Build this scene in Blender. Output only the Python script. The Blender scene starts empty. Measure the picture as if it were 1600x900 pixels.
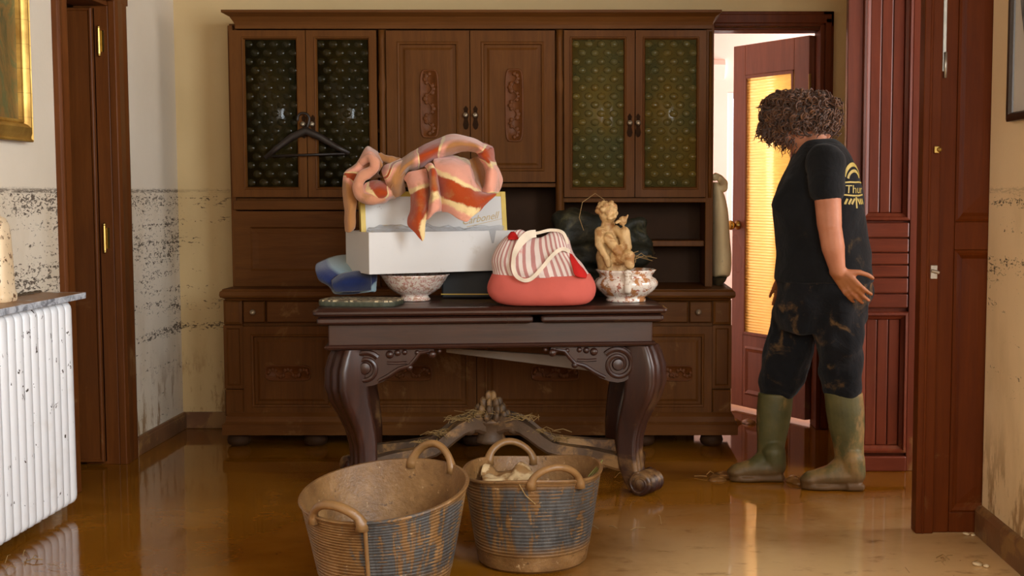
import bpy, bmesh, math, random
from math import sin, cos, pi, radians, sqrt
from mathutils import Vector, Matrix, Euler, noise as mnoise
from mathutils.bvhtree import BVHTree

random.seed(7)
scene = bpy.context.scene
COL = scene.collection

# ------------------------------------------------------------------ camera
cam = bpy.data.cameras.new('camera')
cam.sensor_width = 36.0
cam.lens = 45.0
cam.shift_x = -0.08125
cam.shift_y = 0.0019
cam.clip_start = 0.05
camo = bpy.data.objects.new('camera', cam)
camo.location = (0, 0, 1.2)
camo.rotation_euler = (radians(90) - math.atan(0.0763), 0, 0)
COL.objects.link(camo)
scene.camera = camo

# ------------------------------------------------------------------ world and light
scene.view_settings.view_transform = 'Standard'
scene.view_settings.look = 'None'
scene.view_settings.gamma = 1.0
scene.view_settings.use_curve_mapping = False
scene.view_settings.exposure = 0.0
W = bpy.data.worlds.new('sky')
scene.world = W
W.use_nodes = True
W.node_tree.nodes['Background'].inputs[0].default_value = (0.95, 0.97, 1.0, 1)
W.node_tree.nodes['Background'].inputs[1].default_value = 5.0


def area(name, loc, rot, sx, sy, power, col):
    l = bpy.data.lights.new(name, 'AREA')
    l.shape = 'RECTANGLE'
    l.size, l.size_y = sx, sy
    l.energy = power
    l.color = col
    o = bpy.data.objects.new(name, l)
    o.location = loc
    o.rotation_euler = rot
    COL.objects.link(o)
    return o


# daylight of the windows: behind the camera, the street door on the right, the back room
area('window_daylight_rear', (0.55, -0.93, 2.0), (radians(90), 0, 0), 1.4, 1.3, 50, (1.0, 0.94, 0.83))
area('window_daylight_right', (1.40, 1.5, 1.8), (0, radians(90), 0), 1.2, 1.7, 165, (0.84, 0.94, 1.0))
area('daylight_porch', (3.28, 4.3, 1.6), (0, radians(90), 0), 1.7, 1.1, 58, (1.0, 0.93, 0.88))
area('daylight_back_room', (2.3, 7.9, 1.7), (0, radians(90), 0), 1.5, 1.0, 92, (1.0, 0.96, 0.95))


# ------------------------------------------------------------------ node helpers
def S(r, g, b, a=1.0):
    f = lambda c: (c / 255 / 12.92) if c / 255 <= 0.04045 else ((c / 255 + 0.055) / 1.055) ** 2.4
    return (f(r), f(g), f(b), a)


class NT:
    def __init__(s, name):
        s.m = bpy.data.materials.new(name)
        s.m.use_nodes = True
        s.t = s.m.node_tree
        s.n = s.t.nodes
        s.b = s.n['Principled BSDF']
        s.out = s.n['Material Output']

    def link(s, a, b):
        s.t.links.new(a, b)

    def put(s, sock, v):
        if hasattr(v, 'is_output') or isinstance(v, bpy.types.NodeSocket):
            s.link(v, sock)
        else:
            sock.default_value = v

    def coord(s, kind='Object'):
        n = s.n.new('ShaderNodeTexCoord')
        return n.outputs[kind]

    def pos(s):
        return s.n.new('ShaderNodeNewGeometry').outputs['Position']

    def attr(s, name, out='Vector'):
        n = s.n.new('ShaderNodeAttribute')
        n.attribute_name = name
        return n.outputs[out]

    def mapping(s, vec, scale=(1, 1, 1), loc=(0, 0, 0), rot=(0, 0, 0)):
        n = s.n.new('ShaderNodeMapping')
        s.link(vec, n.inputs[0])
        n.inputs[1].default_value = loc
        n.inputs[2].default_value = rot
        n.inputs[3].default_value = scale
        return n.outputs[0]

    def noise(s, vec, scale=5, detail=4, rough=0.55, dist=0.0):
        n = s.n.new('ShaderNodeTexNoise')
        s.link(vec, n.inputs['Vector'])
        n.inputs['Scale'].default_value = scale
        n.inputs['Detail'].default_value = detail
        n.inputs['Roughness'].default_value = rough
        n.inputs['Distortion'].default_value = dist
        return n.outputs[0]

    def voronoi(s, vec, scale=5, feature='F1', out='Distance'):
        n = s.n.new('ShaderNodeTexVoronoi')
        n.feature = feature
        s.link(vec, n.inputs['Vector'])
        n.inputs['Scale'].default_value = scale
        return n.outputs[out]

    def ramp(s, fac, stops, interp='LINEAR'):
        n = s.n.new('ShaderNodeValToRGB')
        n.color_ramp.interpolation = interp
        e = n.color_ramp.elements
        while len(e) < len(stops):
            e.new(0.5)
        for k, (p, c) in enumerate(stops):
            e[k].position = p
            e[k].color = c if not isinstance(c, (int, float)) else (c, c, c, 1)
        s.put(n.inputs[0], fac)
        return n.outputs[0]

    def mix(s, fac, a, b, mode='MIX'):
        n = s.n.new('ShaderNodeMix')
        n.data_type = 'RGBA'
        n.blend_type = mode
        n.clamp_factor = True
        s.put(n.inputs[0], fac)
        s.put(n.inputs[6], a)
        s.put(n.inputs[7], b)
        return n.outputs[2]

    def math(s, op, a, b=0.0, c=0.0, clamp=False):
        n = s.n.new('ShaderNodeMath')
        n.operation = op
        n.use_clamp = clamp
        s.put(n.inputs[0], a)
        s.put(n.inputs[1], b)
        s.put(n.inputs[2], c)
        return n.outputs[0]

    def xyz(s, vec):
        n = s.n.new('ShaderNodeSeparateXYZ')
        s.link(vec, n.inputs[0])
        return n.outputs

    def step(s, v, lo, hi):
        n = s.n.new('ShaderNodeMapRange')
        n.interpolation_type = 'SMOOTHSTEP'
        s.put(n.inputs[0], v)
        n.inputs[1].default_value = lo
        n.inputs[2].default_value = hi
        n.inputs[3].default_value = 0.0
        n.inputs[4].default_value = 1.0
        return n.outputs[0]

    def bump(s, h, strength=0.3, dist=0.01):
        n = s.n.new('ShaderNodeBump')
        n.inputs['Strength'].default_value = strength
        n.inputs['Distance'].default_value = dist
        s.link(h, n.inputs['Height'])
        s.link(n.outputs[0], s.b.inputs['Normal'])
        return n.outputs[0]

    def set(s, **k):
        names = dict(col='Base Color', rough='Roughness', metal='Metallic', trans='Transmission Weight',
                     ior='IOR', spec='Specular IOR Level', coat='Coat Weight', coatr='Coat Roughness',
                     sheen='Sheen Weight', alpha='Alpha', sss='Subsurface Weight')
        for a, v in k.items():
            s.put(s.b.inputs[names[a]], v)
        return s


MUD = S(140, 104, 62)


def plain(name, col, rough=0.6, var=0.12, scale=9.0, bump=0.15, bscale=40, metal=0.0, spec=0.5, coat=0.0, mud=0.0,
          mudscale=6.0, mudcol=None):
    n = NT(name)
    v = n.coord()
    f = n.noise(v, scale, 4)
    dk = tuple(c * (1 - var) for c in col[:3]) + (1,)
    lt = tuple(min(1, c * (1 + var)) for c in col[:3]) + (1,)
    c = n.ramp(f, [(0.3, dk), (0.7, lt)])
    r = rough
    if mud > 0:
        mk = n.step(n.noise(v, mudscale, 6, 0.65, 0.4), 0.62 - 0.3 * mud, 0.72 - 0.3 * mud)
        c = n.mix(mk, c, mudcol or MUD)
    n.set(col=c, rough=r, metal=metal, spec=spec, coat=coat)
    if bump:
        n.bump(n.noise(v, bscale, 3), bump, 0.004)
    return n.m


def wood(name, dark, light, rough=0.4, axis='Z', scale=3.0, spec=0.5, coat=0.0, mud=0.0, mudh=0.0, worn=0.0, bump=0.12):
    n = NT(name)
    v = n.coord()
    k = {'X': (0.7, 9, 9), 'Y': (9, 0.7, 9), 'Z': (9, 9, 0.7)}[axis]
    mv = n.mapping(v, k)
    g = n.noise(mv, scale, 8, 0.6, 1.2)
    fine = n.noise(mv, scale * 7, 4, 0.6, 0.2)
    h = n.math('ADD', n.math('MULTIPLY', g, 0.7), n.math('MULTIPLY', fine, 0.3))
    c = n.ramp(h, [(0.3, dark), (0.52, tuple((a + b) / 2 for a, b in zip(dark, light))), (0.72, light)])
    blot = n.noise(v, 1.7, 3)
    c = n.mix(n.step(blot, 0.35, 0.75), c, n.mix(0.35, c, dark))
    if worn:
        wk = n.step(n.noise(v, 14, 8, 0.75), 0.68, 0.76)
        c = n.mix(n.math('MULTIPLY', wk, worn), c, S(150, 130, 118))
    if mud:
        mk = n.step(n.noise(v, 5, 7, 0.65, 0.5), 0.66 - 0.3 * mud, 0.8 - 0.3 * mud)
        if mudh:
            z = n.xyz(n.pos())[2]
            mk = n.math('MULTIPLY', mk, n.step(z, mudh, mudh * 0.3))
        c = n.mix(n.math('MULTIPLY', mk, 0.75), c, MUD)
    n.set(col=c, rough=n.ramp(blot, [(0.3, rough * 0.8), (0.7, rough * 1.25)]), spec=spec, coat=coat, coatr=0.25)
    n.bump(h, bump, 0.003)
    return n.m


MT = {}
MT['cab'] = wood('walnut_cabinet', S(82, 47, 15), S(110, 67, 26), 0.55, 'Z', 2.4, spec=0.14, mud=0.3, mudh=1.2, bump=0.06)
MT['cabx'] = wood('walnut_cabinet_cross', S(82, 47, 15), S(108, 66, 26), 0.55, 'X', 2.4, spec=0.14, mud=0.25, mudh=1.2, bump=0.06)
MT['carve'] = plain('carved_walnut', S(98, 53, 16), 0.55, 0.15, 30, 0.3, 60, spec=0.3)
MT['dark'] = plain('dark_cabinet_wood', S(58, 36, 18), 0.7, 0.2, 6, spec=0.2)  # darker brown wood for the back board and bun feet
MT['tab'] = wood('mahogany_table', S(40, 20, 14), S(70, 40, 28), 0.34, 'X', 2.5, worn=0.3, coat=0.1, mud=0.12)
MT['leg'] = wood('mahogany_table_leg', S(40, 20, 13), S(70, 38, 25), 0.36, 'Z', 2.5, worn=0.35, coat=0.1, mud=0.5, mudh=0.5)
MT['arm'] = plain('muddy_stretcher_wood', S(84, 62, 42), 0.6, 0.3, 14, 0.4, 50, mud=0.45)
MT['doorL'] = wood('brown_door_wood', S(82, 42, 14), S(112, 62, 24), 0.45, 'Z', 2.0, spec=0.22, mud=0.3, mudh=0.9, bump=0.06)
MT['doorR'] = wood('red_brown_door_wood', S(86, 36, 20), S(122, 58, 36), 0.33, 'Z', 2.2, spec=0.4, bump=0.06, mud=0.4, mudh=0.5)
MT['doorRx'] = wood('red_brown_door_wood_cross', S(86, 36, 20), S(122, 58, 36), 0.33, 'X', 2.2, spec=0.4, bump=0.06)
MT['doorD'] = wood('dark_door_wood', S(80, 32, 4), S(102, 48, 10), 0.5, 'Z', 2.0, spec=0.12, mud=0.35, mudh=0.5, bump=0.06)
MT['glassdoor'] = wood('glazed_door_wood', S(112, 62, 44), S(146, 88, 66), 0.3, 'Z', 2.0, spec=0.4, bump=0.06, mud=0.3, mudh=0.5)
MT['brass'] = plain('brass', S(190, 160, 90), 0.3, 0.15, 20, 0, metal=1.0)
MT['steel'] = plain('worn_steel', S(180, 175, 165), 0.35, 0.2, 20, 0.1, metal=0.8)
MT['black'] = plain('black_plastic', S(14, 14, 15), 0.6, 0.2, 8, 0.1)
MT['ceil'] = plain('ceiling_paint', S(120, 96, 70), 0.9, 0.05, 3, 0.1)
MT['pinkwall'] = plain('pale_pink_plaster', S(242, 214, 206), 0.9, 0.04, 3, 0.1)
MT['skirt'] = plain('brown_skirting_tile', S(112, 76, 48), 0.4, 0.25, 7, 0.2, 30, mud=0.5)
MT['white'] = plain('white_radiator_enamel', S(225, 223, 222), 0.35, 0.03, 5, 0)


def wall_material(name, paint, shade, dens):
    n = NT(name)
    p = n.pos()
    x, y, z = n.xyz(p)
    base = n.ramp(n.noise(p, 1.6, 5), [(0.3, shade), (0.7, paint)])
    # flood line: flakes of dirt in level bands below about 1.22 m
    bands = n.noise(n.mapping(p, (0.5, 0.5, 16)), 1.0, 3, 0.6)
    below = n.math('SUBTRACT', 1.0, n.step(z, 1.20, 1.225))
    fade = n.step(z, 0.05, 1.15)
    thr = n.math('SUBTRACT', 0.97 - dens, n.math('MULTIPLY', bands, 0.62))
    thr = n.math('SUBTRACT', thr, n.math('MULTIPLY', fade, 0.1))
    fl = n.noise(n.mapping(p, (1, 1, 2.6)), 32, 7, 0.66, 1.0)
    big = n.noise(p, 3.0, 4)
    d = n.math('SUBTRACT', n.math('ADD', fl, n.math('MULTIPLY', n.math('SUBTRACT', big, 0.5), 0.28)), thr)
    fleck = n.math('MULTIPLY', n.step(d, 0.0, 0.03), below)
    line = n.math('MULTIPLY', n.step(n.math('ABSOLUTE', n.math('SUBTRACT', z, 1.206)), 0.012, 0.004),
                  n.step(n.noise(n.mapping(p, (3, 3, 20)), 9, 5, 0.7), 0.42, 0.52))
    fleck = n.math('MAXIMUM', fleck, n.math('MULTIPLY', line, 0.8 if dens > -0.03 else 0.25))
    wash = n.math('MULTIPLY', n.step(n.noise(n.mapping(p, (1, 1, 0.5)), 2.6, 6, 0.6), 0.38, 0.75), below)
    c = n.mix(n.math('MULTIPLY', wash, 0.45), base, S(176, 146, 98))
    low = n.math('MULTIPLY', n.step(z, 0.5, 0.08), n.step(n.noise(n.mapping(p, (1, 1, 0.35)), 12, 6, 0.65), 0.5, 0.6))
    c = n.mix(n.math('MULTIPLY', low, 0.8), c, S(132, 92, 46))
    c = n.mix(n.math('MULTIPLY', fleck, 0.88), c, S(62, 46, 34))
    n.set(col=c, rough=0.85, spec=0.25)
    n.bump(n.math('ADD', n.noise(p, 60, 3), n.math('MULTIPLY', fleck, 1.5)), 0.15, 0.004)
    return n.m


MT['wallL'] = wall_material('cream_wall_flood_flecks', S(226, 213, 194), S(217, 203, 182), 0.022)
MT['wallB'] = wall_material('cream_back_wall', S(208, 182, 136), S(198, 172, 126), -0.055)
MT['wallR'] = wall_material('cream_right_wall', S(240, 214, 174), S(230, 202, 160), -0.075)


def floor_material():
    n = NT('wet_mud_floor')
    p = n.pos()
    a = n.noise(p, 1.3, 6, 0.6, 0.4)
    b = n.noise(n.mapping(p, (1, 1.6, 1)), 7, 6, 0.62)
    c = n.ramp(a, [(0.3, S(112, 66, 8)), (0.52, S(132, 82, 16)), (0.72, S(152, 100, 34))])
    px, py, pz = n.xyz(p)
    lit_patch = n.math('MULTIPLY', n.step(n.math('ADD', px, n.math('MULTIPLY', a, 0.8)), 0.1, 0.95), n.step(n.math('ADD', py, n.math('MULTIPLY', a, 1.2)), 5.6, 4.5))  # brighter light on the right front floor, painted into the mud colour
    c = n.mix(n.math('MULTIPLY', lit_patch, 0.95), c, S(232, 196, 142))
    c = n.mix(n.math('MULTIPLY', n.step(b, 0.55, 0.75), 0.6), c, S(108, 68, 24))
    c = n.mix(n.step(n.noise(p, 60, 4), 0.72, 0.76), c, S(70, 48, 26))
    wet = n.step(n.noise(n.mapping(p, (1, 0.7, 1), (3, 1, 0)), 2.2, 5, 0.6), 0.30, 0.62)
    r = n.ramp(wet, [(0.0, 0.14), (1.0, 0.03)])
    n.set(col=c, rough=r, ior=1.38, spec=0.55)
    h = n.math('ADD', n.math('MULTIPLY', n.noise(p, 14, 5), 0.3), n.math('MULTIPLY', n.noise(p, 2.5, 3), 0.6))
    n.bump(h, 0.045, 0.02)
    return n.m


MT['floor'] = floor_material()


# ------------------------------------------------------------------ mesh helpers
class MB:
    def __init__(s):
        s.v, s.f, s.t = [], [], []

    def add(s, verts, faces, tex=None):
        o = len(s.v)
        s.v += [tuple(q) for q in verts]
        s.t += tex if tex else [(0, 0, 0)] * len(verts)
        s.f += [tuple(o + i for i in q) for q in faces]
        return s

    def box(s, x0, x1, y0, y1, z0, z1):
        v = [(x0, y0, z0), (x1, y0, z0), (x1, y1, z0), (x0, y1, z0), (x0, y0, z1), (x1, y0, z1), (x1, y1, z1), (x0, y1, z1)]
        return s.add(v, [(0, 3, 2, 1), (4, 5, 6, 7), (0, 1, 5, 4), (1, 2, 6, 5), (2, 3, 7, 6), (3, 0, 4, 7)])

    def prism(s, poly, d0, d1, plane='XZ'):
        f = {'XZ': lambda a, b, d: (a, d, b), 'YZ': lambda a, b, d: (d, a, b), 'XY': lambda a, b, d: (a, b, d)}[plane]
        k = len(poly)
        v = [f(a, b, d0) for a, b in poly] + [f(a, b, d1) for a, b in poly]
        fc = [tuple(range(k)), tuple(range(2 * k - 1, k - 1, -1))]
        fc += [(i, (i + 1) % k, k + (i + 1) % k, k + i) for i in range(k)]
        return s.add(v, fc)

    def rings(s, rr, closed=True, caps=(True, True), tex=None):
        k = len(rr[0])
        v = [q for r in rr for q in r]
        fc = []
        for i in range(len(rr) - 1):
            for j in range(k if closed else k - 1):
                a, b = i * k + j, i * k + (j + 1) % k
                fc.append((a, b, b + k, a + k))
        if closed and caps[0]:
            fc.append(tuple(range(k - 1, -1, -1)))
        if closed and caps[1]:
            fc.append(tuple((len(rr) - 1) * k + j for j in range(k)))
        return s.add(v, fc, tex)

    def tube(s, path, r, seg=8, sx=1.0, up=None):
        P = [Vector(q) for q in path]
        rr = r if isinstance(r, (list, tuple)) else [r] * len(P)
        T = [(P[min(i + 1, len(P) - 1)] - P[max(i - 1, 0)]).normalized() for i in range(len(P))]
        u = Vector(up) if up else (Vector((0, 0, 1)) if abs(T[0].z) < 0.9 else Vector((1, 0, 0)))
        out = []
        for i, t in enumerate(T):
            u = (u - t * u.dot(t))
            if u.length < 1e-6:
                u = t.orthogonal()
            u.normalize()
            w = t.cross(u)
            out.append([P[i] + u * cos(2 * pi * j / seg) * rr[i] + w * sin(2 * pi * j / seg) * rr[i] * sx for j in range(seg)])
        return s.rings(out)

    def lathe(s, prof, c=(0, 0, 0), seg=32, mod=None, caps=(True, True)):
        rr = []
        for r, z in prof:
            ring = []
            for j in range(seg):
                a = 2 * pi * j / seg
                q = r * (mod(a, r, z) if mod else 1)
                ring.append((c[0] + q * cos(a), c[1] + q * sin(a), c[2] + z))
            rr.append(ring)
        return s.rings(rr, True, caps)

    def ell(s, c, r, rot=(0, 0, 0), seg=16, rows=10):
        if isinstance(r, (int, float)):
            r = (r, r, r)
        M = rot if isinstance(rot, Matrix) else Euler(rot).to_matrix()
        c = Vector(c)
        rr = []
        for i in range(rows + 1):
            th = pi * (0.02 + 0.96 * i / rows)
            rr.append([c + M @ Vector((r[0] * sin(th) * cos(2 * pi * j / seg), r[1] * sin(th) * sin(2 * pi * j / seg), -r[2] * cos(th)))
                       for j in range(seg)])
        return s.rings(rr)

    def cap(s, p0, p1, r0, r1, seg=14, sx=1.0):
        p0, p1 = Vector(p0), Vector(p1)
        d = (p1 - p0)
        L = max(d.length, 1e-6)
        d = d / L
        path, rad = [], []
        for a in (-80, -50, -20, 0):
            path.append(p0 + d * r0 * sin(radians(a)))
            rad.append(r0 * cos(radians(a)))
        for a in (0, 20, 50, 80):
            path.append(p1 + d * r1 * sin(radians(a)))
            rad.append(r1 * cos(radians(a)))
        u = d.orthogonal().normalized()
        w = d.cross(u)
        rr = [[p + (u * cos(2 * pi * j / seg) + w * sin(2 * pi * j / seg)) * q for j in range(seg)] for p, q in zip(path, rad)]
        return s.rings(rr)

    def nested(s, a0, a1, b0, b1, prof, mp, cap=True):
        """concentric rectangles (inset, depth) - doors, frames and raised panels"""
        rr = []
        for ins, d in prof:
            rr.append([mp(a0 + ins, b0 + ins, d), mp(a1 - ins, b0 + ins, d), mp(a1 - ins, b1 - ins, d), mp(a0 + ins, b1 - ins, d)])
        return s.rings(rr, True, (False, cap))

    def sheet(s, rows, sub=4, closeu=False):
        """Catmull-Rom surface through rows of (x,y,z) or (x,y,z,stripe)"""
        def cr(p0, p1, p2, p3, t):
            return tuple(0.5 * ((2 * b) + (-a + c) * t + (2 * a - 5 * b + 4 * c - d) * t * t + (-a + 3 * b - 3 * c + d) * t ** 3)
                         for a, b, c, d in zip(p0, p1, p2, p3))

        def curve(pts):
            o = []
            for i in range(len(pts) - 1):
                q = [pts[max(i - 1, 0)], pts[i], pts[i + 1], pts[min(i + 2, len(pts) - 1)]]
                for k in range(sub):
                    o.append(cr(*q, k / sub))
            o.append(tuple(pts[-1]))
            return o
        R = [curve(r) for r in rows]
        Cc = [curve([r[j] for r in R]) for j in range(len(R[0]))]
        nu, nv = len(Cc), len(Cc[0])
        v, t = [], []
        for i in range(nu):
            for j in range(nv):
                q = Cc[i][j]
                v.append(q[:3])
                t.append((q[3] if len(q) > 3 else 0.0, i / (nu - 1), j / (nv - 1)))
        fc = [(i * nv + j, (i + 1) * nv + j, (i + 1) * nv + j + 1, i * nv + j + 1) for i in range(nu - 1) for j in range(nv - 1)]
        return s.add(v, fc, t)

    def warp(s, fn):
        s.v = [tuple(fn(*q)) for q in s.v]
        return s

    def build(s, name, mat, parent=None, origin=None, smooth=False, bevel=0, sub=0, solid=0, auto=True, local=False, seg=2):
        off = Vector((0, 0, 0))
        if not local:
            if parent is not None:
                q = parent
                while q is not None:
                    off = off + Vector(q.location)
                    q = q.parent
            elif origin is not None:
                off = Vector(origin)
        me = bpy.data.meshes.new(name)
        me.from_pydata([tuple(Vector(q) - off) for q in s.v], [], s.f)
        if any(q != (0, 0, 0) for q in s.t):
            at = me.attributes.new('tex', 'FLOAT_VECTOR', 'POINT')
            at.data.foreach_set('vector', [c for q in s.t for c in q])
        bm = bmesh.new()
        bm.from_mesh(me)
        bmesh.ops.recalc_face_normals(bm, faces=bm.faces)
        bm.to_mesh(me)
        bm.free()
        o = bpy.data.objects.new(name, me)
        if parent is not None:
            o.parent = parent
        elif origin is not None:
            o.location = origin
        COL.objects.link(o)
        me.materials.append(MT[mat] if isinstance(mat, str) else mat)
        if smooth:
            me.polygons.foreach_set('use_smooth', [True] * len(me.polygons))
        if solid:
            m = o.modifiers.new('solid', 'SOLIDIFY')
            m.thickness = solid
            m.offset = 0
        if bevel:
            m = o.modifiers.new('bevel', 'BEVEL')
            m.width = bevel
            m.segments = seg
            m.limit_method = 'ANGLE'
            m.angle_limit = radians(35)
        if sub:
            m = o.modifiers.new('sub', 'SUBSURF')
            m.levels = m.render_levels = sub
        if smooth == 'auto':
            for pl in me.polygons:
                pl.use_smooth = True
            me.set_sharp_from_angle(angle=radians(40)) if hasattr(me, 'set_sharp_from_angle') else None
        return o


def empty(name, loc, label, cat, group=None, rotz=0.0):
    o = bpy.data.objects.new(name, None)
    o.empty_display_size = 0.1
    o.location = loc
    o.rotation_euler = (0, 0, rotz)
    COL.objects.link(o)
    return tag(o, label, cat, group)


def tag(o, label=None, cat=None, group=None, kind=None):
    if label:
        o['label'] = label
    if cat:
        o['category'] = cat
    if group:
        o['group'] = group
    if kind:
        o['kind'] = kind
    return o


def struct(o):
    o['kind'] = 'structure'
    return o


def blob(name, mb, voxel, mat, parent, smooth=4, zmin=None, disp=None, factor=0.5):
    """one continuous skin over overlapping solids"""
    o = mb.build(name, mat, parent)
    m = o.modifiers.new('remesh', 'REMESH')
    m.mode = 'VOXEL'
    m.voxel_size = voxel
    m.use_smooth_shade = True
    if smooth:
        m = o.modifiers.new('smooth', 'SMOOTH')
        m.factor = factor
        m.iterations = smooth
    dg = bpy.context.evaluated_depsgraph_get()
    me = bpy.data.meshes.new_from_object(o.evaluated_get(dg))
    old = o.data
    o.modifiers.clear()
    o.data = me
    bpy.data.meshes.remove(old)
    me.name = name
    if disp:
        amp, sc = disp
        me.calc_loop_triangles()
        nr = [v.normal.copy() for v in me.vertices]
        for v, q in zip(me.vertices, nr):
            v.co += q * amp * mnoise.noise(v.co * sc)
    if zmin is not None:
        for v in me.vertices:
            if v.co.z < zmin:
                v.co.z = zmin
    if not me.materials:
        me.materials.append(MT[mat] if isinstance(mat, str) else mat)
    me.polygons.foreach_set('use_smooth', [True] * len(me.polygons))
    return o


FRONT = lambda a, b, d: (a, d, b)          # rectangle in X/Z, depth along Y


def copy_to(src, parent, loc=None, name=None):
    c = src.copy()
    COL.objects.link(c)
    c.parent = parent
    if loc is not None:
        c.location = loc
    return c

# ================================================================== SETTING
def slab(name, mat, *boxes):
    m = MB()
    for b in boxes:
        m.box(*b)
    return struct(m.build(name, mat))


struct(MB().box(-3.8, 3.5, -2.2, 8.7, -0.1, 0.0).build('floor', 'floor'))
slab('ceiling', 'ceil', (-3.8, 3.5, -2.2, 8.7, 2.9, 3.0))
wl = slab('wall_left', 'wallL', (-2.24, -2.10, -1.0, 5.08, 0, 2.9), (-2.24, -2.10, 5.08, 5.60, 2.02, 2.9),
          (-2.24, -2.10, 5.60, 6.46, 0, 2.9))
wb = slab('wall_back', 'wallB', (-3.7, 0.50, 6.46, 6.58, 0, 2.9), (0.50, 1.13, 6.46, 6.58, 2.02, 2.9),
          (1.13, 3.4, 6.46, 6.58, 0, 2.9))
wr = slab('wall_right', 'wallR', (1.36, 1.50, -1.0, 0.6, 0, 2.9), (1.36, 1.50, 2.4, 4.43, 0, 2.9), (1.36, 1.50, 0.6, 2.4, 0, 1.15), (1.36, 1.50, 0.6, 2.4, 2.45, 2.9), (1.36, 1.50, 5.56, 6.46, 0, 2.9),
          (1.36, 1.50, 4.43, 5.56, 2.75, 2.9))
slab('wall_front', 'wallR', (-2.24, -0.2, -1.14, -1.0, 0, 2.9), (1.3, 1.5, -1.14, -1.0, 0, 2.9),
     (-0.2, 1.3, -1.14, -1.0, 2.65, 2.9), (-0.2, 1.3, -1.14, -1.0, 0, 1.3))
slab('wall_side_room', 'wallB', (-3.7, -3.56, 3.6, 6.46, 0, 2.9), (-3.56, -2.24, 3.6, 3.74, 0, 2.9))
slab('wall_porch', 'pinkwall', (3.3, 3.42, 3.0, 3.7, 0, 2.9), (3.3, 3.42, 4.9, 6.46, 0, 2.9),
     (3.3, 3.42, 3.7, 4.9, 0, 0.7), (3.3, 3.42, 3.7, 4.9, 2.5, 2.9), (1.5, 3.3, 3.0, 3.12, 0, 2.9))
slab('wall_back_room', 'pinkwall', (-0.7, -0.6, 6.58, 8.5, 0, 2.9), (2.4, 2.5, 6.58, 8.5, 0, 2.9),
     (-0.6, 0.86, 8.4, 8.5, 0, 2.9), (1.42, 2.4, 8.4, 8.5, 0, 2.9), (0.86, 1.42, 8.4, 8.5, 0, 0.95),
     (0.86, 1.42, 8.4, 8.5, 1.85, 2.9))
m = MB()
for q in ((0.86, 0.90, 0.95, 1.85), (1.38, 1.42, 0.95, 1.85), (0.9, 1.38, 0.95, 0.99), (0.9, 1.38, 1.81, 1.85), (1.125, 1.155, 0.99, 1.81)):
    m.box(q[0], q[1], 8.41, 8.46, q[2], q[3])
struct(m.build('window_1', 'white', bevel=0.004))
m = MB().prism([(8.4, 1.93), (8.33, 2.02), (8.35, 2.05), (8.4, 2.06)], -0.6, 0.84, 'YZ')
struct(m.build('trim_4', 'pinkwall'))
# skirting
m = MB().box(-2.10, -2.085, 5.765, 6.46, 0, 0.085).box(-2.085, -2.08, 5.765, 6.46, 0.0, 0.072)
struct(m.build('baseboard_left', 'skirt', bevel=0.004))
m = MB().box(-2.085, 0.40, 6.445, 6.46, 0, 0.085)
struct(m.build('baseboard_back', 'skirt', bevel=0.004))
m = MB().prism([(1.36, 0), (1.335, 0), (1.335, 0.085), (1.345, 0.10), (1.36, 0.105)], -1.0, 4.43, 'XZ')
struct(m.build('baseboard_right', 'skirt', bevel=0.003))

# ---- left door: casing, jamb, half-open leaf into the dark side room
m = MB()
CAS = [(-0.0, 0), (0.0, 0.03), (0.012, 0.036), (0.05, 0.028), (0.07, 0.03), (0.085, 0.022), (0.085, 0)]


def casing_leg(m, y_in, sgn, z1, w=0.1):
    k = w / 0.085
    m.prism([(-2.10 + d, y_in + sgn * a * k) for a, d in CAS], 0, z1, 'XY')


casing_leg(m, 5.08, -1, 2.10, 0.075)
casing_leg(m, 5.586, 1, 2.10, 0.165)
m.box(-2.10, -2.07, 5.005, 5.75, 2.02, 2.12)
m.box(-2.25, -2.10, 5.055, 5.08, 0, 2.02)
m.box(-2.25, -2.101, 5.588, 5.625, 0, 2.02)
m.box(-2.25, -2.10, 5.06, 5.62, 2.0, 2.03)
struct(m.build('trim_1', 'doorL', bevel=0.003))
d1 = MB()
lf = lambda a, b, d: (a, d, b)
d1.nested(-2.90, -2.158, 0.015, 1.99, [(0, 5.586), (0, 5.556), (0.004, 5.551), (0.012, 5.551), (0.016, 5.558), (0.135, 5.558), (0.145, 5.566), (0.17, 5.568), (0.2, 5.564)], lf)
d1.box(-2.90, -2.158, 5.57, 5.586, 0.015, 1.99)
d1 = struct(d1.build('door_1', 'doorL', bevel=0.002))
d1['label'] = 'brown wooden door standing open into the dark side room'
for zc in (1.8498, 1.0003):
    h = MB()
    h.tube([(-2.137, 5.578, zc - 0.055), (-2.137, 5.578, zc + 0.055)], 0.007, 8)
    h.ell((-2.137, 5.578, zc + 0.06), 0.007, seg=8, rows=6)
    h.ell((-2.137, 5.578, zc - 0.06), 0.007, seg=8, rows=6)
    h.box(-2.137, -2.118, 5.5845, 5.5885, zc - 0.045, zc + 0.045)
    h.build('hinge', 'brass', d1, smooth='auto')

# ---- back doorway casing
m = MB()
cx0, cx1 = 1.13, 1.185
m.box(cx0, cx1, 6.43, 6.46, 0, 2.095)
m.box(cx0 - 0.012, cx0 + 0.01, 6.425, 6.60, 0, 2.03)
m.box(cx0 + 0.012, cx1 - 0.012, 6.42, 6.43, 0, 2.06)
m.box(0.59, cx1, 6.43, 6.46, 2.02, 2.095)
m.box(0.59, cx1 - 0.012, 6.42, 6.43, 2.035, 2.08)
m.box(0.50, 1.13, 6.46, 6.60, 2.005, 2.02)
m.box(0.49, 0.505, 6.46, 6.60, 0, 2.02)
struct(m.build('trim_2', 'doorD', bevel=0.004))

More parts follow.
